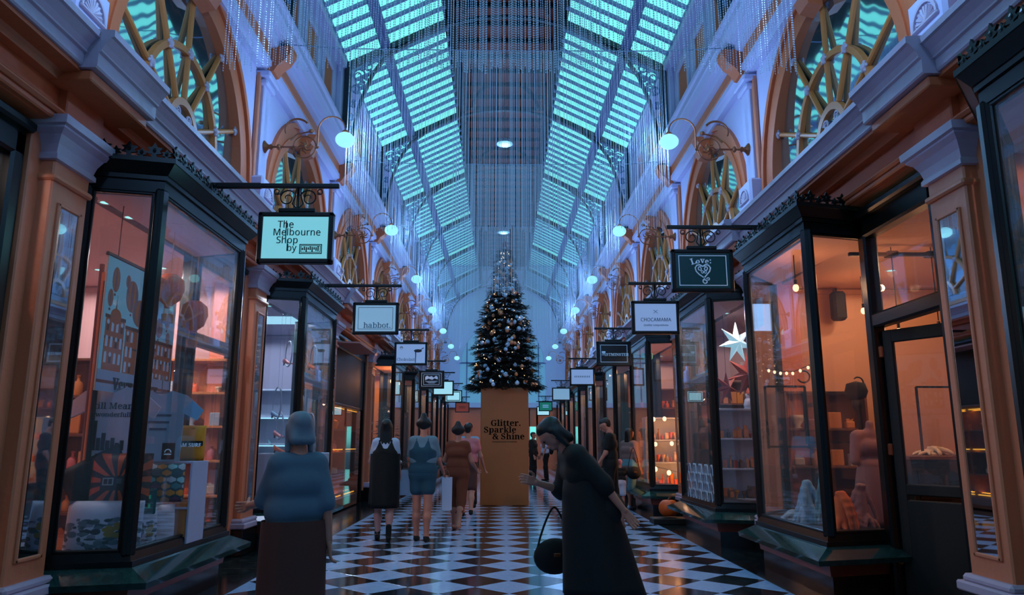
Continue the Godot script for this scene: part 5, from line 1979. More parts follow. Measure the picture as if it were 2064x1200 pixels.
func toy_shop() -> void:
	shelf_unit(1, 3.75, 17.18, 1.5, 0.4, 2.6, 6, "brown_shelf", "tall brown shelf of ornaments in the fairy-lit toy shop")
	goods(1, 3.75, 17.18, 1.4, 0.4, 2.6, 6, ["gold", "kraft", "pink", "orange_cloth"], "tall brown shelf of the toy shop", "goods on the toy shop shelf", 9)
	shelf_unit(1, 3.37, 15.78, 0.9, 0.5, 1.9, 4, "white_shelf", "white window shelf of ornaments in the fairy-lit toy shop")
	goods(1, 3.37, 15.78, 0.8, 0.5, 1.9, 4, ["gold", "orange_cloth", "pink", "cream"], "white window shelf of the toy shop", "goods on the toy shop window shelf", 9)
	string_lights("upper swag of large warm bulbs across the toy shop window", [Vector3(3.05, 1.95, -16.28), Vector3(3.08, 1.9, -15.48), Vector3(3.46, 1.92, -15.33), Vector3(3.94, 1.95, -15.33)], 5, 0.04, 0.18)
	string_lights("middle swag of warm bulbs in the toy shop window", [Vector3(3.05, 1.45, -16.28), Vector3(3.08, 1.4, -15.48), Vector3(3.55, 1.42, -15.33)], 3, 0.04, 0.18)
	string_lights("lower swag of warm bulbs just above the pumpkin", [Vector3(3.05, 0.95, -16.28), Vector3(3.08, 0.9, -15.48), Vector3(3.55, 0.78, -15.30), Vector3(3.94, 0.8, -15.30)], 5, 0.045, 0.2)
	var o := thing("exit_sign", "green and white illuminated exit sign above the toy shop window display", "sign", V(2.99, 3.17, 15.6))
	var b := B.new()
	b.box(Vector3(), Vector3(0.24, 0.13, 0.05), 0.01)
	part(b, "sign_green", "case", o)
	text("EXIT", "Droid Sans", 0.09, Vector3(0, -0.032, 0.028), "chalk", o, true)
	b = B.new()
	b.box(Vector3(0, 0.12, 0), Vector3(0.015, 0.12, 0.015))
	part(b, "wrought", "hanger", o)
	o = thing("pumpkin", "large ribbed orange pumpkin on a low dark block outside the toy shop", "pumpkin", V(2.84, 0.105, 13.35))
	b = B.new(true)
	var rings: Array[PackedVector3Array] = []
	for j in 11:
		var a := -PI / 2 + PI * j / 10
		var ring := PackedVector3Array()
		for i in 48:
			var q := TAU * i / 48
			var rib := 0.9 + 0.1 * sqrt(absf(sin(q * 5)))
			ring.append(Vector3(cos(q) * cos(a) * 0.18 * rib, 0.155 + sin(a) * 0.16 * (1.0 - 0.25 * exp(-pow(cos(a) * 3, 2))), sin(q) * cos(a) * 0.18 * rib))
		rings.append(ring)
	for j in 10:
		b.loft(rings[j], rings[j + 1])
	part(b, "pumpkin_skin", "flesh", o)
	b = B.new(true)
	b.tube(PackedVector3Array([Vector3(0, 0.27, 0), Vector3(0.01, 0.32, 0), Vector3(0.04, 0.35, 0.01)]), 0.025, 0.015, 7)
	part(b, "brown_shelf", "stem", o)
	o = thing("low_block", "low dark block under the orange pumpkin", "block", V(2.84, 0.0, 13.35))
	b = B.new()
	b.box(Vector3(0, 0.05, 0), Vector3(0.62, 0.1, 0.4), 0.012)
	part(b, "black_wood", "block", o)


func box_and_tree() -> void:
	var o := thing("display_box", "tall plain gold-brown box lettered Glitter, Sparkle & Shine under the Christmas tree", "box", V(0.0, 0, 17.73))
	var b := B.new()
	b.box(Vector3(0, 1.315, 0), Vector3(1.09, 2.63, 1.09), 0.012)
	part(b, "gold_board", "box_body", o)
	var f := 0.549
	text("Glitter.", "Droid Serif", 0.19, Vector3(0.03, 1.82, f), "ink_black", o, true)
	text("Sparkle", "Droid Serif", 0.19, Vector3(-0.1, 1.67, f), "ink_black", o, true)
	text("& Shine", "Droid Serif", 0.19, Vector3(0.09, 1.52, f), "ink_black", o, true)
	text("THE HOLIDAY SEASON   AT THE ARCADE", "Droid Sans", 0.032, Vector3(0, 1.4, f), "ink_black", o)
	# the tree
	var t := thing("christmas_tree", "tall dark Christmas tree standing on the gold-brown box", "tree", V(0.0, 2.63, 17.73))
	b = B.new(true)
	b.tube(PackedVector3Array([Vector3(), Vector3(0, 1.7, 0), Vector3(0, 3.4, 0)]), 0.07, 0.012, 8)
	part(b, "brown_shelf", "trunk", t)
	b = B.new(true)
	var g := RandomNumberGenerator.new()
	g.seed = 21
	var where := []
	var whorls := 26
	var prof := func(y: float) -> float:  # radius at height y above the box
		var p := [[0.0, 0.86], [0.25, 0.8], [0.5, 0.74], [1.2, 0.66], [1.55, 0.58], [2.0, 0.45], [2.2, 0.40], [2.5, 0.28], [2.9, 0.2], [3.3, 0.1], [3.5, 0.03]]
		for i in p.size() - 1:
			if y <= p[i + 1][0]:
				return lerpf(p[i][1], p[i + 1][1], (y - p[i][0]) / (p[i + 1][0] - p[i][0]))
		return 0.02
	for j in whorls:
		var y := 3.4 * pow(j / float(whorls), 0.95)
		var r: float = prof.call(y)
		var n: int = int(6 + 14 * r)
		for i in n:
			var a := TAU * (i + 0.5 * (j % 2)) / n + g.randf_range(-0.12, 0.12)
			var e := Vector3(cos(a), -0.12, sin(a)) * r * g.randf_range(0.82, 1.1)
			b.tube(PackedVector3Array([Vector3(0, y + 0.1, 0), Vector3(0, y + 0.1, 0) + e * 0.8]), 0.012, 0.004, 4)
			var m: int = int(4 + r * 13)
			for q in m:
				var tt := lerpf(0.25, 0.92, (q + g.randf()) / m)
				var size := (0.1 + 0.1 * (0.4 + r)) * g.randf_range(0.8, 1.2)
				var bs := Basis(Vector3.UP, -a + g.randf_range(-0.7, 0.7)) * Basis(Vector3.BACK, g.randf_range(-0.45, 0.25)) * Basis(Vector3.RIGHT, g.randf_range(-0.8, 0.8))
				where.append(Transform3D(bs.scaled_local(Vector3.ONE * size), Vector3(0, y + 0.1, 0) + e * tt))
	for i in 10:  # the low fringe that hangs past the box edge
		var a := TAU * i / 10 + 0.3
		for q in 6:
			where.append(Transform3D((Basis(Vector3.UP, -a + g.randf_range(-0.4, 0.4)) * Basis(Vector3.BACK, -0.3)).scaled_local(Vector3.ONE * 0.28), Vector3(cos(a), 0.06, sin(a)) * Vector3(0.56 + 0.045 * q, 1.0 + 0.2 * q, 0.56 + 0.045 * q)))
	part(b, "brown_shelf", "branch", t).set_meta("kind", "stuff")
	scatter(spray_mesh(), where, "fir_needle", "foliage", t)
	# top star
	b = B.new()
	for i in 10:
		var a0 := TAU * i / 10 + PI / 2
		var a1 := TAU * (i + 1) / 10 + PI / 2
		var r0 := 0.13 if i % 2 == 0 else 0.05
		var r1 := 0.13 if i % 2 == 1 else 0.05
		for h in [-1, 1]:
			b.tri(Vector3(cos(a0) * r0, 3.55 + sin(a0) * r0, 0), Vector3(cos(a1) * r1, 3.55 + sin(a1) * r1, 0), Vector3(0, 3.55, h * 0.03))
	part(b, "brass", "star", t)
	# baubles, each its own thing, and the points of light
	var lights := []
	var count := 0
	for i in 150:
		var y := 3.1 * pow(g.randf(), 1.15)
		var a := g.randf_range(-0.2, PI + 0.2)
		var r: float = prof.call(y) * 0.88
		var gold := g.randf() < 0.55
		var o2 := put(bauble_mesh(), "bauble_gold" if gold else "bauble_silver", "bauble")
		o2.position = V(0, 2.63 + y + 0.05, 17.73) + Vector3(cos(a) * r, 0, sin(a) * r)
		var size := g.randf_range(0.75, 1.15)
		o2.scale = Vector3.ONE * size
		var hue := "gold" if gold else "silvery blue"
		var zone: String = ["lowest", "lower middle", "upper middle", "topmost"][clampi(int(y / 0.85), 0, 3)]
		var big := "large" if size > 0.95 else "small"
		tag(o2, "%s %s bauble among the %s branches of the tall Christmas tree" % [big, hue, zone], "bauble", "%s %s baubles, %s branches" % [big, hue, zone])
	for i in 170:
		var y := 3.3 * pow(g.randf(), 1.1)
		var a := g.randf_range(0.0, TAU)
		var r: float = prof.call(y) * g.randf_range(0.9, 1.04)
		lights.append(Transform3D(Basis(), Vector3(cos(a) * r, y + 0.06, sin(a) * r)))
	b = B.new()
	b.ball(Vector3(), Vector3.ONE * 0.011, 6, 4)
	scatter(b.mesh(), lights, "fairy_glow", "fairy_light", t)


class Field:  # tapered capsules joined by a smooth minimum, meshed as surface nets
	var bones: Array = []
	var k := 0.03

	func cap(a: Vector3, b: Vector3, ra: float, rb: float) -> void:
		bones.append([a, b, ra, rb])

	func add_to(st: SurfaceTool, cell: float) -> void:
		if bones.is_empty():
			return
		var lo := Vector3.INF
		var hi := -Vector3.INF
		for q in bones:
			var r: float = maxf(q[2], q[3]) + k * 0.3 + cell * 2.0
			lo = lo.min(q[0] - Vector3.ONE * r).min(q[1] - Vector3.ONE * r)
			hi = hi.max(q[0] + Vector3.ONE * r).max(q[1] + Vector3.ONE * r)
		var nx := int((hi.x - lo.x) / cell) + 2
		var ny := int((hi.y - lo.y) / cell) + 2
		var nz := int((hi.z - lo.z) / cell) + 2
		var f := PackedFloat32Array()
		f.resize(nx * ny * nz)
		f.fill(1.0)
		for q in bones:
			var a: Vector3 = q[0]
			var ab: Vector3 = q[1] - a
			var ra: float = q[2]
			var dr: float = q[3] - ra
			var l2 := maxf(ab.length_squared(), 1e-9)
			var m := maxf(q[2], q[3]) + k + cell * 1.5
			var p0: Vector3 = (a.min(q[1]) - Vector3.ONE * m - lo) / cell
			var p1: Vector3 = (a.max(q[1]) + Vector3.ONE * m - lo) / cell
			for z in range(maxi(0, int(p0.z)), mini(nz, int(p1.z) + 2)):
				for y in range(maxi(0, int(p0.y)), mini(ny, int(p1.y) + 2)):
					var row := (z * ny + y) * nx
					for x in range(maxi(0, int(p0.x)), mini(nx, int(p1.x) + 2)):
						var w := lo + Vector3(x, y, z) * cell - a
						var t := clampf(w.dot(ab) / l2, 0.0, 1.0)
						var d := (w - ab * t).length() - ra - dr * t
						var o := f[row + x]
						var h := k - absf(d - o)
						f[row + x] = minf(d, o) - (h * h * 0.25 / k if h > 0.0 else 0.0)
		var idx := {}
		var vs := PackedVector3Array()
		var sxy := nx * ny
		var lim := cell * 1.8
		var corner := [0, 1, nx, nx + 1, sxy, sxy + 1, sxy + nx, sxy + nx + 1]
		for z in nz - 1:
			for y in ny - 1:
				var i := z * sxy + y * nx
				for x in nx - 1:
					if absf(f[i]) > lim:
						i += 1
						continue
					var neg := 0
					for c in corner:
						if f[i + c] < 0.0:
							neg += 1
					if neg > 0 and neg < 8:
						var s := Vector3()
						var n := 0
						for e in 12:
							var c0: int = [0, 2, 4, 6, 0, 1, 4, 5, 0, 1, 2, 3][e]
							var ax: int = e / 4
							var c1: int = c0 + [1, 2, 4][ax]
							var fa := f[i + corner[c0]]
							var fb := f[i + corner[c1]]
							if (fa < 0.0) != (fb < 0.0):
								var p := Vector3(c0 & 1, (c0 >> 1) & 1, (c0 >> 2) & 1)
								p[ax] += fa / (fa - fb)
								s += p
								n += 1
						idx[i] = vs.size()
						vs.append(lo + (Vector3(x, y, z) + s / n) * cell)
					i += 1
		var d1 := [1, nx, sxy]
		for i in idx:
			for ax in 3:
				var j: int = i + d1[ax]
				if j >= f.size():
					continue
				if (f[i] < 0.0) == (f[j] < 0.0):
					continue
				var u: int = d1[(ax + 1) % 3]
				var v: int = d1[(ax + 2) % 3]
				if not (idx.has(i - u) and idx.has(i - v) and idx.has(i - u - v)):
					continue
				var p := [vs[idx[i]], vs[idx[i - u]], vs[idx[i - u - v]], vs[idx[i - v]]]
				if f[i] < 0.0:
					for t in [0, 2, 1, 0, 3, 2]:
						st.add_vertex(p[t])
				else:
					for t in [0, 1, 2, 0, 2, 3]:
						st.add_vertex(p[t])


func limb(f: Field, pts: Array, radii: Array) -> void:
	for i in pts.size() - 1:
		f.cap(pts[i], pts[i + 1], radii[i], radii[i + 1])


func hand(st: SurfaceTool, wrist: Vector3, dir: Vector3, palm: Vector3, side: float, curl: float, size: float, cell: float) -> void:  # dir: along the fingers; palm: the way the palm faces
	var f := Field.new()
	f.k = 0.006 * size
	dir = dir.normalized()
	palm = (palm - dir * palm.dot(dir)).normalized()
	var across := dir.cross(palm) * side  # towards the thumb
	var c := size
	f.cap(wrist - dir * 0.02 * c, wrist + dir * 0.01 * c, 0.024 * c, 0.024 * c)
	for i in 4:
		var o := (0.027 - 0.018 * i) * c
		f.cap(wrist + across * o * 0.6 + dir * 0.012 * c, wrist + across * o + dir * 0.085 * c, 0.014 * c, 0.011 * c)
	for i in 4:
		var o := (0.028 - 0.0185 * i) * c
		var ln: float = [0.07, 0.078, 0.072, 0.056][i] * c
		var p := wrist + across * o + dir * 0.086 * c
		var d := (dir + across * (0.06 - 0.04 * i)).normalized()
		for j in 3:
			var a: float = curl * (0.45 + 0.3 * j)
			d = (d.rotated(across, -a * side) if true else d).normalized()
			var e: Vector3 = p + d * ln * [0.44, 0.31, 0.25][j]
			f.cap(p, e, (0.0092 - 0.0007 * j) * c, (0.0086 - 0.0007 * j) * c)
			p = e
	var t0 := wrist + across * 0.02 * c + dir * 0.025 * c
	var t1 := t0 + (across * 0.7 + dir * 0.6 + palm * 0.3).normalized() * 0.042 * c
	var t2 := t1 + (across * 0.25 + dir * 0.9 + palm * (0.2 + curl * 0.3)).normalized() * 0.032 * c
	f.cap(t0, t1, 0.013 * c, 0.0105 * c)
	f.cap(t1, t2, 0.0102 * c, 0.0085 * c)
	f.cap(t2, t2 + (dir + palm * (0.2 + curl * 0.4)).normalized() * 0.024 * c, 0.0086 * c, 0.0075 * c)
	f.add_to(st, cell)


func skirt(top: Vector3, hem: Vector3, rt: Vector2, rh: Vector2, folds: int, depth: float) -> ArrayMesh:
	var b := B.new(true)
	var rings: Array[PackedVector3Array] = []
	var n := 48
	for j in 13:
		var t := j / 12.0
		var ring := PackedVector3Array()
		for i in n:
			var a := TAU * i / n
			var r := rt.lerp(rh, pow(t, 0.8)) * (1.0 + depth * t * sin(a * folds + t))
			ring.append(top.lerp(hem, t) + Vector3(cos(a) * r.x, 0, sin(a) * r.y))
		rings.append(ring)
	for j in 12:
		b.loft(rings[j], rings[j + 1])
	var inner := PackedVector3Array()
	for p in rings[12]:
		inner.append(hem.lerp(p, 0.94) + Vector3(0, 0.03, 0))
	b.loft(rings[12], inner)
	return b.mesh()


# One person. Local axes: y up, facing +z, own left is +x. P: pose and dress.
func person(label: String, at: Vector3, facing: float, P: Dictionary) -> Node3D:
	var o := thing("person", label, "person", at)
	o.rotation.y = facing
	var h: float = P.get("h", 1.7)
	var c := h / 1.7
	var cell: float = P.get("cell", 0.015) * c
	var wide: float = P.get("wide", 1.0)
	var lean: float = P.get("lean", 0.0)
	var hip := Vector3(0, 0.93 * c, 0)
	var drop := 0.0
	# legs: [forward swing of the thigh, bend of the knee]
	var legs: Array = P.get("legs", [[0.08, 0.1], [-0.08, 0.05]])
	var feet := []
	for i in 2:
		var s := 1.0 if i == 0 else -1.0
		var hj := hip + Vector3(s * 0.085 * c, -0.04 * c, 0)
		var a: float = legs[i][0]
		var b2: float = a - legs[i][1]
		var kn := hj + Vector3(0, -cos(a), sin(a)) * 0.42 * c
		var an := kn + Vector3(0, -cos(b2), sin(b2)) * 0.40 * c
		feet.append([hj, kn, an, b2])
	var low := minf(feet[0][2].y, feet[1][2].y) - 0.07 * c
	for q in feet:
		for i in 3:
			q[i].y -= low
	hip.y -= low
	var spin := Basis(Vector3.RIGHT, lean)
	var U := func(v: Vector3) -> Vector3:  # a point of the upper body, given upright at scale 1 above the hip
		return hip + spin * (v * c)
	# arms: [swing forward, out, elbow bend, palm curl]
	var arms: Array = P.get("arms", [[0.1, 0.1, 0.3, 0.4], [0.1, 0.1, 0.3, 0.4]])
	var joints := []
	for i in 2:
		var s := 1.0 if i == 0 else -1.0
		var sh: Vector3 = U.call(Vector3(s * 0.165 * wide, 0.46, -0.01))
		var A: Array = arms[i]
		var bs := Basis(Vector3.RIGHT, -A[0]) * Basis(Vector3.BACK, s * A[1])
		var el := sh + bs * Vector3(0, -0.285 * c, 0)
		var fd := bs * Basis(Vector3.RIGHT, -A[2]) * Basis(Vector3.UP, -s * (A[4] if A.size() > 4 else 0.0)) * Vector3(0, -1, 0)
		if A.size() > 4:
			fd = bs * (Basis(Vector3.UP, -s * A[4]) * (Basis(Vector3.RIGHT, -A[2]) * Vector3(0, -1, 0)))
		var wr := el + fd * 0.235 * c
		joints.append([sh, el, wr, fd, s, A[3]])
	var nod := Basis(Vector3.UP, P.get("turn", 0.0)) * Basis(Vector3.RIGHT, P.get("nod", 0.0))
	var neck: Vector3 = U.call(Vector3(0, 0.54, 0.0))
	var hs := spin * Basis(Vector3.RIGHT, -lean * 0.5) * nod
	var hc := neck + hs * Vector3(0, 0.135, 0.02) * c
	var H := func(x: float, y: float, z: float) -> Vector3: return hc + hs * (Vector3(x, y, z) * c)
	var skin: String = P.get("skin", "skin")
	# the body, head and hands: one mesh
	var b := B.new(true)
	var f := Field.new()
	f.k = 0.035 * c
	f.cap(U.call(Vector3(-0.075, 0.0, 0)), U.call(Vector3(0.075, 0.0, 0)), 0.115 * c, 0.115 * c)
	f.cap(U.call(Vector3(-0.05, 0.16, 0)), U.call(Vector3(0.05, 0.16, 0)), 0.1 * c, 0.1 * c)
	f.cap(U.call(Vector3(-0.08 * wide, 0.33, 0)), U.call(Vector3(0.08 * wide, 0.33, 0)), 0.115 * c, 0.115 * c)
	f.cap(U.call(Vector3(-0.13 * wide, 0.45, -0.01)), U.call(Vector3(0.13 * wide, 0.45, -0.01)), 0.068 * c, 0.068 * c)
	f.cap(U.call(Vector3(0, 0.1, 0)), U.call(Vector3(0, 0.4, 0)), 0.09 * c, 0.09 * c)
	f.cap(U.call(Vector3(0, 0.46, -0.01)), hc + hs * Vector3(0, -0.06, -0.015) * c, 0.058 * c, 0.05 * c)
	for q in feet:
		limb(f, [q[0], q[1], q[1].lerp(q[2], 0.35) + Vector3(0, 0, -0.012 * c), q[2]], [0.085 * c, 0.054 * c, 0.054 * c, 0.034 * c])
		limb(f, [q[2], q[2] + Vector3(0, -0.045 * c, 0.12 * c)], [0.034 * c, 0.026 * c])
	for q in joints:
		limb(f, [q[0], q[1], q[2]], [0.048 * c, 0.037 * c, 0.025 * c])
	f.add_to(b.st, cell)
	var hd := Field.new()
	hd.k = 0.02 * c
	hd.cap(H.call(0, 0.035, -0.02), H.call(0, 0.03, 0.02), 0.076 * c, 0.074 * c)
	hd.cap(H.call(0, -0.03, 0.025), H.call(0, -0.075, 0.045), 0.058 * c, 0.032 * c)
	hd.cap(H.call(-0.03, -0.045, 0.01), H.call(0.03, -0.045, 0.01), 0.035 * c, 0.035 * c)
	hd.cap(H.call(0, 0.015, 0.092), H.call(0, -0.022, 0.107), 0.009 * c, 0.014 * c)
	hd.cap(H.call(-0.035, 0.022, 0.08), H.call(0.035, 0.022, 0.08), 0.013 * c, 0.013 * c)
	hd.cap(H.call(-0.018, -0.055, 0.085), H.call(0.018, -0.055, 0.085), 0.01 * c, 0.01 * c)
	hd.cap(neck, hc + hs * Vector3(0, -0.04, -0.01) * c, 0.05 * c, 0.048 * c)
	for s in [-1.0, 1.0]:
		hd.cap(H.call(s * 0.076, 0.015, -0.005), H.call(s * 0.08, -0.02, 0.0), 0.016 * c, 0.01 * c)
	hd.add_to(b.st, minf(cell, 0.0085 * c))
	for q in joints:
		hand(b.st, q[2], q[3], (hip + Vector3(0, 0, 0.1) - q[2]) * Vector3(1, 0, 0.3), q[4] * -1.0, q[5], c, minf(cell * 0.6, 0.0055 * c))
	var body := part(b, skin, "body", o)
	# eyes and mouth
	if P.get("face", true):
		b = B.new(true)
		for s in [-1.0, 1.0]:
			b.ball(H.call(s * 0.031, 0.005, 0.083), Vector3.ONE * 0.011 * c, 8, 6)
		part(b, "black_cloth", "eye", body)
	# top
	var top: Dictionary = P.get("top", {"m": "white_cloth", "sleeve": 0.5})
	b = B.new(true)
	f = Field.new()
	f.k = 0.03 * c
	var e: float = top.get("loose", 0.01) * c
	var hem: float = top.get("hem", 0.02)
	f.cap(U.call(Vector3(-0.075, hem + 0.1, 0)), U.call(Vector3(0.075, hem + 0.1, 0)), 0.112 * c + e, 0.112 * c + e)
	f.cap(U.call(Vector3(-0.06, 0.18, 0)), U.call(Vector3(0.06, 0.18, 0)), 0.103 * c + e, 0.103 * c + e)
	if not P.get("bottom", {"kind": "trousers"}).kind in ["trousers", "shorts"]:
		f.cap(U.call(Vector3(-0.075, -0.01, -0.01)), U.call(Vector3(0.075, -0.01, -0.01)), 0.12 * c + e, 0.12 * c + e)
	f.cap(U.call(Vector3(-0.08 * wide, 0.33, 0)), U.call(Vector3(0.08 * wide, 0.33, 0)), 0.116 * c + e, 0.116 * c + e)
	f.cap(U.call(Vector3(-0.13 * wide, 0.45, -0.01)), U.call(Vector3(0.13 * wide, 0.45, -0.01)), 0.07 * c + e, 0.07 * c + e)
	var sl: float = top.get("sleeve", 0.5)
	for q in joints:
		if sl > 0.0:
			var m1: Vector3 = q[0].lerp(q[1], minf(1.0, sl * 1.0))
			limb(f, [q[0], m1], [0.052 * c + e, 0.044 * c + e * 1.3])
			if sl > 1.0:
				limb(f, [q[1], q[1].lerp(q[2], sl - 1.0)], [0.042 * c + e, 0.034 * c + e])
	f.add_to(b.st, cell)
	part(b, top.m, top.get("name", "shirt"), o)
	var vest: Dictionary = P.get("vest", {})
	if vest:
		b = B.new(true)
		f = Field.new()
		f.k = 0.04 * c
		var g2: float = vest.get("loose", 0.026) * c
		f.cap(U.call(Vector3(-0.075, vest.get("from", 0.05), 0)), U.call(Vector3(0.075, vest.get("from", 0.05), 0)), 0.112 * c + g2, 0.112 * c + g2)
		f.cap(U.call(Vector3(-0.06, 0.2, 0)), U.call(Vector3(0.06, 0.2, 0)), 0.103 * c + g2, 0.103 * c + g2)
		f.cap(U.call(Vector3(-0.07 * wide, vest.get("to", 0.3), 0)), U.call(Vector3(0.07 * wide, vest.get("to", 0.3), 0)), 0.113 * c + g2, 0.113 * c + g2)
		if vest.get("cape", false):
			f.bones.clear()
			f.cap(U.call(Vector3(-0.14 * wide, 0.44, 0)), U.call(Vector3(0.14 * wide, 0.44, 0)), 0.085 * c + g2, 0.085 * c + g2)
			f.cap(U.call(Vector3(-0.15 * wide, 0.28, 0)), U.call(Vector3(0.15 * wide, 0.28, 0)), 0.11 * c + g2, 0.11 * c + g2)
			f.cap(U.call(Vector3(0, 0.5, -0.02)), U.call(Vector3(0, 0.55, -0.02)), 0.07 * c, 0.065 * c)
		for s in [-1.0, 1.0]:
			if not vest.get("cape", false):
				f.cap(U.call(Vector3(s * 0.075, vest.get("to", 0.3), -0.07)), U.call(Vector3(s * 0.085, 0.47, -0.05)), 0.055 * c, 0.04 * c)
		f.add_to(b.st, cell)
		part(b, vest.m, vest.name, o)
	# bottom
	var bot: Dictionary = P.get("bottom", {"m": "black_cloth", "kind": "trousers"})
	if bot.kind in ["trousers", "shorts"]:
		b = B.new(true)
		f = Field.new()
		f.k = 0.035 * c
		var g := 0.016 * c
		f.cap(U.call(Vector3(-0.075, 0.0, 0)), U.call(Vector3(0.075, 0.0, 0)), 0.116 * c + g, 0.116 * c + g)
		f.cap(U.call(Vector3(-0.06, bot.get("rise", 0.1), 0)), U.call(Vector3(0.06, bot.get("rise", 0.1), 0)), 0.104 * c + g, 0.104 * c + g)
		for q in feet:
			if bot.kind == "shorts":
				f.cap(q[0], q[0].lerp(q[1], bot.get("len", 0.35)), 0.09 * c + g, 0.085 * c + g)
			else:
				limb(f, [q[0], q[1], q[1].lerp(q[2], bot.get("len", 0.9))], [0.09 * c + g, 0.062 * c + g, 0.046 * c + g])
		f.add_to(b.st, cell)
		part(b, bot.m, bot.kind, o)
	else:
		var y0: float = bot.get("from", 0.2)
		var hm: float = bot.get("hem", 0.45) * c
		put(skirt(U.call(Vector3(0, y0, 0)), Vector3(hip.x, hm, bot.get("trail", 0.0)), Vector2(0.216, 0.166) * c * bot.get("wide", 1.0), Vector2(bot.get("rx", 0.2), bot.get("rz", 0.18)) * c, bot.get("folds", 7), bot.get("depth", 0.07)), bot.m, bot.kind, o)
	# shoes
	for q in feet:
		b = B.new(true)
		f = Field.new()
		f.k = 0.015 * c
		var an: Vector3 = q[2]
		f.cap(an + Vector3(0, -0.035, -0.03) * c, an + Vector3(0, -0.04, 0.05) * c, 0.036 * c, 0.034 * c)
		f.cap(an + Vector3(0, -0.04, 0.05) * c, an + Vector3(0, -0.046, 0.145) * c, 0.034 * c, 0.026 * c)
		f.cap(an, an + Vector3(0, P.get("boot", 0.0), 0) * c, 0.042 * c, 0.042 * c)
		f.add_to(b.st, minf(cell, 0.01))
		part(b, P.get("shoes", "black_cloth"), "shoe", o)
	# hair
	var hair: Dictionary = P.get("hair", {"m": "hair_dark", "kind": "short"})
	b = B.new(true)
	f = Field.new()
	f.k = 0.025 * c
	f.cap(H.call(0, 0.055, -0.03), H.call(0, 0.06, 0.015), 0.078 * c, 0.072 * c)
	f.cap(H.call(0, 0.0, -0.045), H.call(0, 0.05, -0.05), 0.06 * c, 0.066 * c)
	if hair.kind == "long":
		for s in [-1.0, 0.0, 1.0]:
			f.cap(H.call(s * 0.045, 0.0, -0.05), H.call(s * 0.055, -hair.get("len", 0.3), -0.085), 0.045 * c, 0.035 * c)
		for s in [-1.0, 1.0]:
			f.cap(H.call(s * 0.07, 0.03, -0.01), H.call(s * 0.078, -0.13, -0.03), 0.025 * c, 0.02 * c)
	elif hair.kind == "bun":
		f.cap(H.call(0, 0.12, -0.05), H.call(0, 0.14, -0.045), 0.05 * c, 0.045 * c)
		f.cap(H.call(-0.05, 0.03, -0.03), H.call(0.05, 0.03, -0.03), 0.065 * c, 0.065 * c)
	elif hair.kind == "cap":
		f.cap(H.call(0, 0.05, 0.05), H.call(0, 0.04, 0.13), 0.04 * c, 0.02 * c)
	elif hair.kind == "shawl":
		f.cap(H.call(0, -0.06, -0.05), U.call(Vector3(0, 0.4, -0.05)), 0.075 * c, 0.1 * c)
		f.cap(U.call(Vector3(-0.13, 0.42, 0)), U.call(Vector3(0.13, 0.42, 0)), 0.09 * c, 0.09 * c)
		f.cap(U.call(Vector3(-0.17, 0.25, 0.02)), U.call(Vector3(0.17, 0.25, 0.02)), 0.09 * c, 0.09 * c)
		for s in [-1.0, 1.0]:
			f.cap(H.call(s * 0.06, 0.03, 0.0), H.call(s * 0.055, -0.08, 0.01), 0.032 * c, 0.035 * c)
	f.add_to(b.st, minf(cell, 0.011 * c))
	part(b, hair.m, hair.get("name", "hair"), o)
	return o


func shopping_bag(label: String, at: Vector3, yaw: float, w: float, h: float, material: String, handle := 0.12) -> void:
	var o := thing("shopping_bag", label, "bag", at)
	o.rotation.y = yaw
	var b := B.new()
	var d := w * 0.4
	b.loft(PackedVector3Array([Vector3(-w / 2, 0, -d / 2), Vector3(w / 2, 0, -d / 2), Vector3(w / 2, 0, d / 2), Vector3(-w / 2, 0, d / 2)]), PackedVector3Array([Vector3(-w * 0.53, h, -d * 0.4), Vector3(w * 0.53, h, -d * 0.4), Vector3(w * 0.53, h, d * 0.4), Vector3(-w * 0.53, h, d * 0.4)]))
	b.box(Vector3(0, 0.004, 0), Vector3(w, 0.008, d))
	part(b, material, "bag_body", o)
	for g in [-1, 1]:
		b = B.new(true)
		var p := PackedVector3Array()
		for i in 11:
			var a := PI * i / 10
			p.append(Vector3(cos(a) * w * 0.22, h - 0.01 + sin(a) * handle, lerpf(g * d * 0.4, 0.0, sin(a))))
		b.tube(p, 0.006, -1, 5)
		part(b, "brown_shelf", "handle", o)


func handbag(label: String, at: Vector3, yaw: float, r: float, material: String, strap: float) -> void:
	var o := thing("handbag", label, "bag", at)
	o.rotation.y = yaw
	var b := B.new(true)
	b.ball(Vector3(0, r * 0.8, 0), Vector3(r, r * 0.8, r * 0.42), 18, 12)
	part(b, material, "bag_body", o)
	b = B.new(true)
	var p := PackedVector3Array()
	for i in 13:
		var a := PI * i / 12
		p.append(Vector3(cos(a) * r * 0.8 * (1.0 - 0.5 * sin(a)), r * 1.2 + sin(a) * strap, 0))
	b.tube(p, 0.009, -1, 5)
	part(b, material, "strap", o)
	b = B.new()
	b.box(Vector3(0, r * 0.9, r * 0.42), Vector3(r * 0.3, r * 0.16, 0.012), 0.003)
	part(b, "brass", "clasp", o)


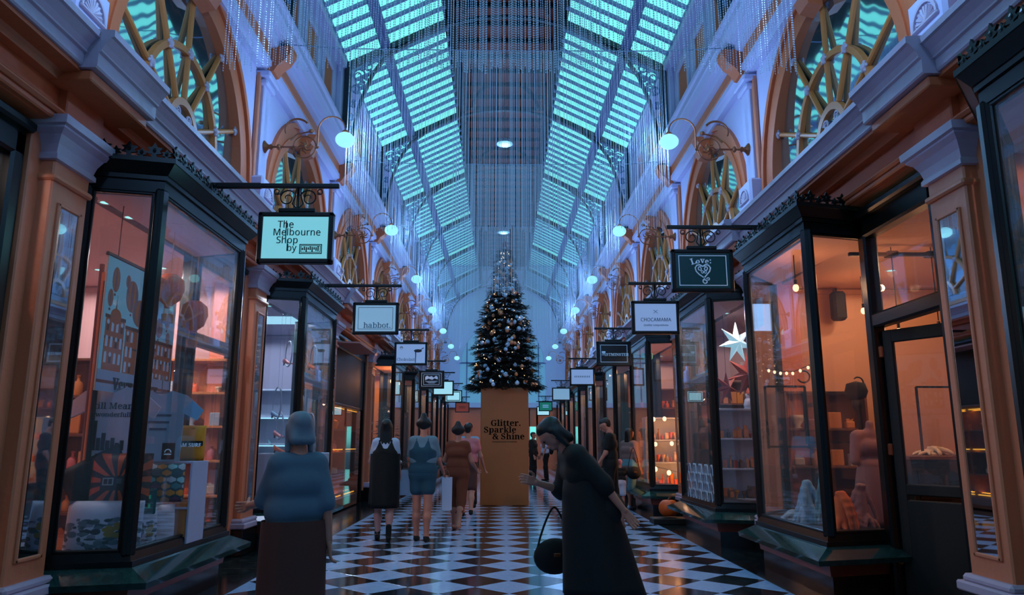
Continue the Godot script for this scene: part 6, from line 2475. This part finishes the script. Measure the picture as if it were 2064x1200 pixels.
func people() -> void:
	mat("skin", Color(0.72, 0.46, 0.38), 0.5, 0.0, {"subsurf_scatter_enabled": true, "subsurf_scatter_strength": 0.1})
	mat("skin_pale", Color(0.78, 0.56, 0.52), 0.5, 0.0, {"subsurf_scatter_enabled": true, "subsurf_scatter_strength": 0.1})
	mat("hair_dark", Color(0.025, 0.025, 0.03), 0.45)
	mat("hair_brown", Color(0.1, 0.05, 0.04), 0.5)
	mat("hair_grey", Color(0.4, 0.44, 0.5), 0.6)
	mat("denim", Color(0.1, 0.27, 0.34), 0.85)
	mat("grey_tee", Color(0.4, 0.5, 0.56), 0.85)
	mat("rust_cloth", Color(0.45, 0.2, 0.1), 0.85)
	mat("coat_brown", Color(0.3, 0.15, 0.12), 0.85)
	mat("shawl_blue", Color(0.3, 0.38, 0.45), 0.9)
	mat("coat_black", Color(0.018, 0.028, 0.034), 0.8)
	mat("beige_cloth", Color(0.5, 0.38, 0.36), 0.85)
	mat("tee_black", Color(0.045, 0.045, 0.05), 0.85)
	var away := PI  # walking away from the viewer
	person("woman with long black hair in a black dress over a white blouse, walking away", V(-1.76, 0, 11.1), away + 0.1, {"h": 1.68, "wide": 0.84, "legs": [[0.1, 0.05], [-0.12, 0.15]], "arms": [[0.15, 0.25, 1.3, 0.6, 0.7], [0.0, 0.15, 0.4, 0.4]], "skin": "skin_pale", "top": {"m": "white_cloth", "sleeve": 0.6, "loose": 0.01, "name": "blouse"}, "vest": {"m": "black_cloth", "name": "bodice", "to": 0.3}, "bottom": {"m": "black_cloth", "kind": "dress", "from": 0.3, "hem": 0.46, "rx": 0.215, "rz": 0.2, "wide": 1.02}, "hair": {"m": "hair_dark", "kind": "long", "len": 0.34}, "shoes": "black_cloth", "boot": 0.12})
	person("person in pale tee and teal denim overall shorts, dark hair gathered up, back turned", V(-1.2, 0, 11.0), away - 0.1, {"h": 1.71, "wide": 0.92, "legs": [[0.05, 0.0], [-0.1, 0.05]], "arms": [[0.35, 0.2, 0.9, 0.5], [0.25, 0.2, 0.5, 0.6]], "top": {"m": "grey_tee", "sleeve": 0.7, "loose": 0.012, "hem": 0.1}, "vest": {"m": "denim", "name": "bib", "to": 0.3}, "bottom": {"m": "denim", "kind": "shorts", "len": 0.42, "rise": 0.22}, "hair": {"m": "hair_dark", "kind": "bun"}, "shoes": "black_cloth"})
	person("person in a rust coloured top and loose knee-length rust trousers, striding away", V(-0.78, 0, 12.4), away - 0.15, {"h": 1.66, "wide": 0.86, "legs": [[0.3, 0.2], [-0.25, 0.3]], "arms": [[0.3, 0.35, 1.2, 0.5, 0.6], [0.1, 0.3, 0.9, 0.5]], "top": {"m": "rust_cloth", "sleeve": 0.35, "loose": 0.01}, "bottom": {"m": "rust_cloth", "kind": "trousers", "len": 0.45}, "hair": {"m": "hair_brown", "kind": "bun"}, "shoes": "skin"})
	person("person in a pink top and brown shorts just beyond the rust clothed one, walking away", V(-0.72, 0, 14.6), away, {"h": 1.72, "cell": 0.018, "legs": [[0.2, 0.1], [-0.25, 0.3]], "arms": [[0.2, 0.4, 1.2, 0.5, 0.7], [0.0, 0.3, 0.5, 0.4]], "top": {"m": "pink", "sleeve": 0.5, "loose": 0.01}, "bottom": {"m": "coat_brown", "kind": "shorts", "len": 0.8}, "hair": {"m": "hair_dark", "kind": "short"}, "shoes": "black_cloth"})
	person("man in a white shirt and dark trousers walking past the near corner of the box", V(-0.78, 0, 16.4), away + 0.2, {"h": 1.78, "cell": 0.018, "legs": [[0.2, 0.1], [-0.2, 0.25]], "arms": [[0.1, 0.15, 0.3, 0.4], [0.1, 0.15, 0.3, 0.4]], "top": {"m": "blue_cloth", "sleeve": 0.6}, "bottom": {"m": "black_cloth", "kind": "trousers"}, "hair": {"m": "hair_dark", "kind": "short"}})
	person("older person in a pale blue knitted top and long brown dress, close to us", V(-1.3, 0, 4.6), away + 0.6, {"h": 1.53, "cell": 0.012, "wide": 0.8, "legs": [[0.25, 0.1], [-0.2, 0.25]], "arms": [[0.5, 0.15, 0.9, 0.6], [-0.3, 0.15, 0.35, 0.5]], "top": {"m": "shawl_blue", "sleeve": 0.95, "loose": 0.016, "name": "knitted_top", "hem": 0.06}, "bottom": {"m": "coat_brown", "kind": "long_dress", "from": 0.1, "hem": 0.25, "rx": 0.22, "rz": 0.2, "depth": 0.05}, "hair": {"m": "hair_grey", "kind": "long", "len": 0.06}})
	person("stooping person in a dark calf-length coat, head down, striding across close to us", V(0.68, 0, 5.75), -PI / 2 + 0.1, {"h": 1.66, "cell": 0.011, "lean": 0.55, "nod": 0.45, "legs": [[0.3, 0.1], [-0.25, 0.3]], "arms": [[-0.75, 0.12, 0.1, 0.3], [0.15, 0.1, 1.75, 0.7, 0.3]], "top": {"m": "coat_black", "sleeve": 1.2, "loose": 0.022, "name": "coat_top"}, "bottom": {"m": "coat_black", "kind": "coat_skirt", "from": 0.25, "hem": 0.28, "rx": 0.25, "rz": 0.32, "depth": 0.06, "folds": 6}, "hair": {"m": "hair_dark", "kind": "long", "len": 0.1}})
	handbag("large round black handbag swinging in front of the stooping person's coat", V(0.34, 0.36, 6.05), 0.2, 0.17, "coat_black", 0.3)
	person("man in black t-shirt looking down, standing beyond the stooping person", V(1.98, 0, 14.3), -PI / 2 - 0.3, {"h": 1.82, "wide": 1.1, "nod": 0.45, "legs": [[0.05, 0.0], [-0.1, 0.1]], "arms": [[0.2, 0.12, 0.4, 0.4], [0.2, 0.12, 0.5, 0.4]], "top": {"m": "tee_black", "sleeve": 0.7, "loose": 0.012}, "bottom": {"m": "black_cloth", "kind": "trousers"}, "hair": {"m": "hair_brown", "kind": "short"}})
	person("small child in a pink sun hat beside the woman in beige", V(2.42, 0, 16.0), away, {"h": 1.02, "cell": 0.017, "top": {"m": "tee_black", "sleeve": 0.6}, "bottom": {"m": "white_cloth", "kind": "shorts", "len": 0.8}, "hair": {"m": "pink", "kind": "cap", "name": "sun_hat"}})
	person("woman with long black hair in beige top and cropped trousers at the toy shop", V(2.7, 0, 16.4), away - 0.9, {"h": 1.66, "legs": [[0.12, 0.0], [-0.12, 0.1]], "arms": [[0.1, 0.12, 0.6, 0.5], [0.0, 0.12, 0.3, 0.4]], "top": {"m": "beige_cloth", "sleeve": 1.3, "loose": 0.02, "hem": -0.12}, "bottom": {"m": "teal_cloth", "kind": "trousers", "len": 0.35}, "hair": {"m": "hair_dark", "kind": "long", "len": 0.36}, "shoes": "white_cloth"})
	handbag("round black shoulder bag at the hip of the woman in beige", V(2.72, 0.62, 16.05), 0.3, 0.17, "coat_black", 0.45)
	person("person all in black standing just beyond the box, facing a companion in white", V(1.12, 0, 28.5), 1.2, {"h": 1.76, "cell": 0.026, "top": {"m": "tee_black", "sleeve": 1.6, "loose": 0.03}, "bottom": {"m": "black_cloth", "kind": "trousers"}, "hair": {"m": "hair_brown", "kind": "short"}})
	person("man in white t-shirt with a black rucksack, looking down, beyond the box", V(1.62, 0, 29.0), -PI / 2 + 0.2, {"h": 1.74, "cell": 0.026, "nod": 0.4, "lean": 0.1, "top": {"m": "white_cloth", "sleeve": 0.6, "loose": 0.025}, "bottom": {"m": "black_cloth", "kind": "trousers"}, "hair": {"m": "hair_brown", "kind": "short"}})
	handbag("black rucksack on the back of the man in the white t-shirt", V(1.84, 0.95, 29.0), PI / 2, 0.22, "coat_black", 0.12)
	shopping_bag("white paper shopping bag hanging between the black dress and the denim overalls", V(-1.5, 0.62, 11.25), 0.3, 0.24, 0.36, "white_cloth")
	shopping_bag("long white bag hanging at the side of the denim overalls", V(-0.86, 0.42, 11.1), 0.2, 0.14, 0.46, "white_cloth", 0.1)
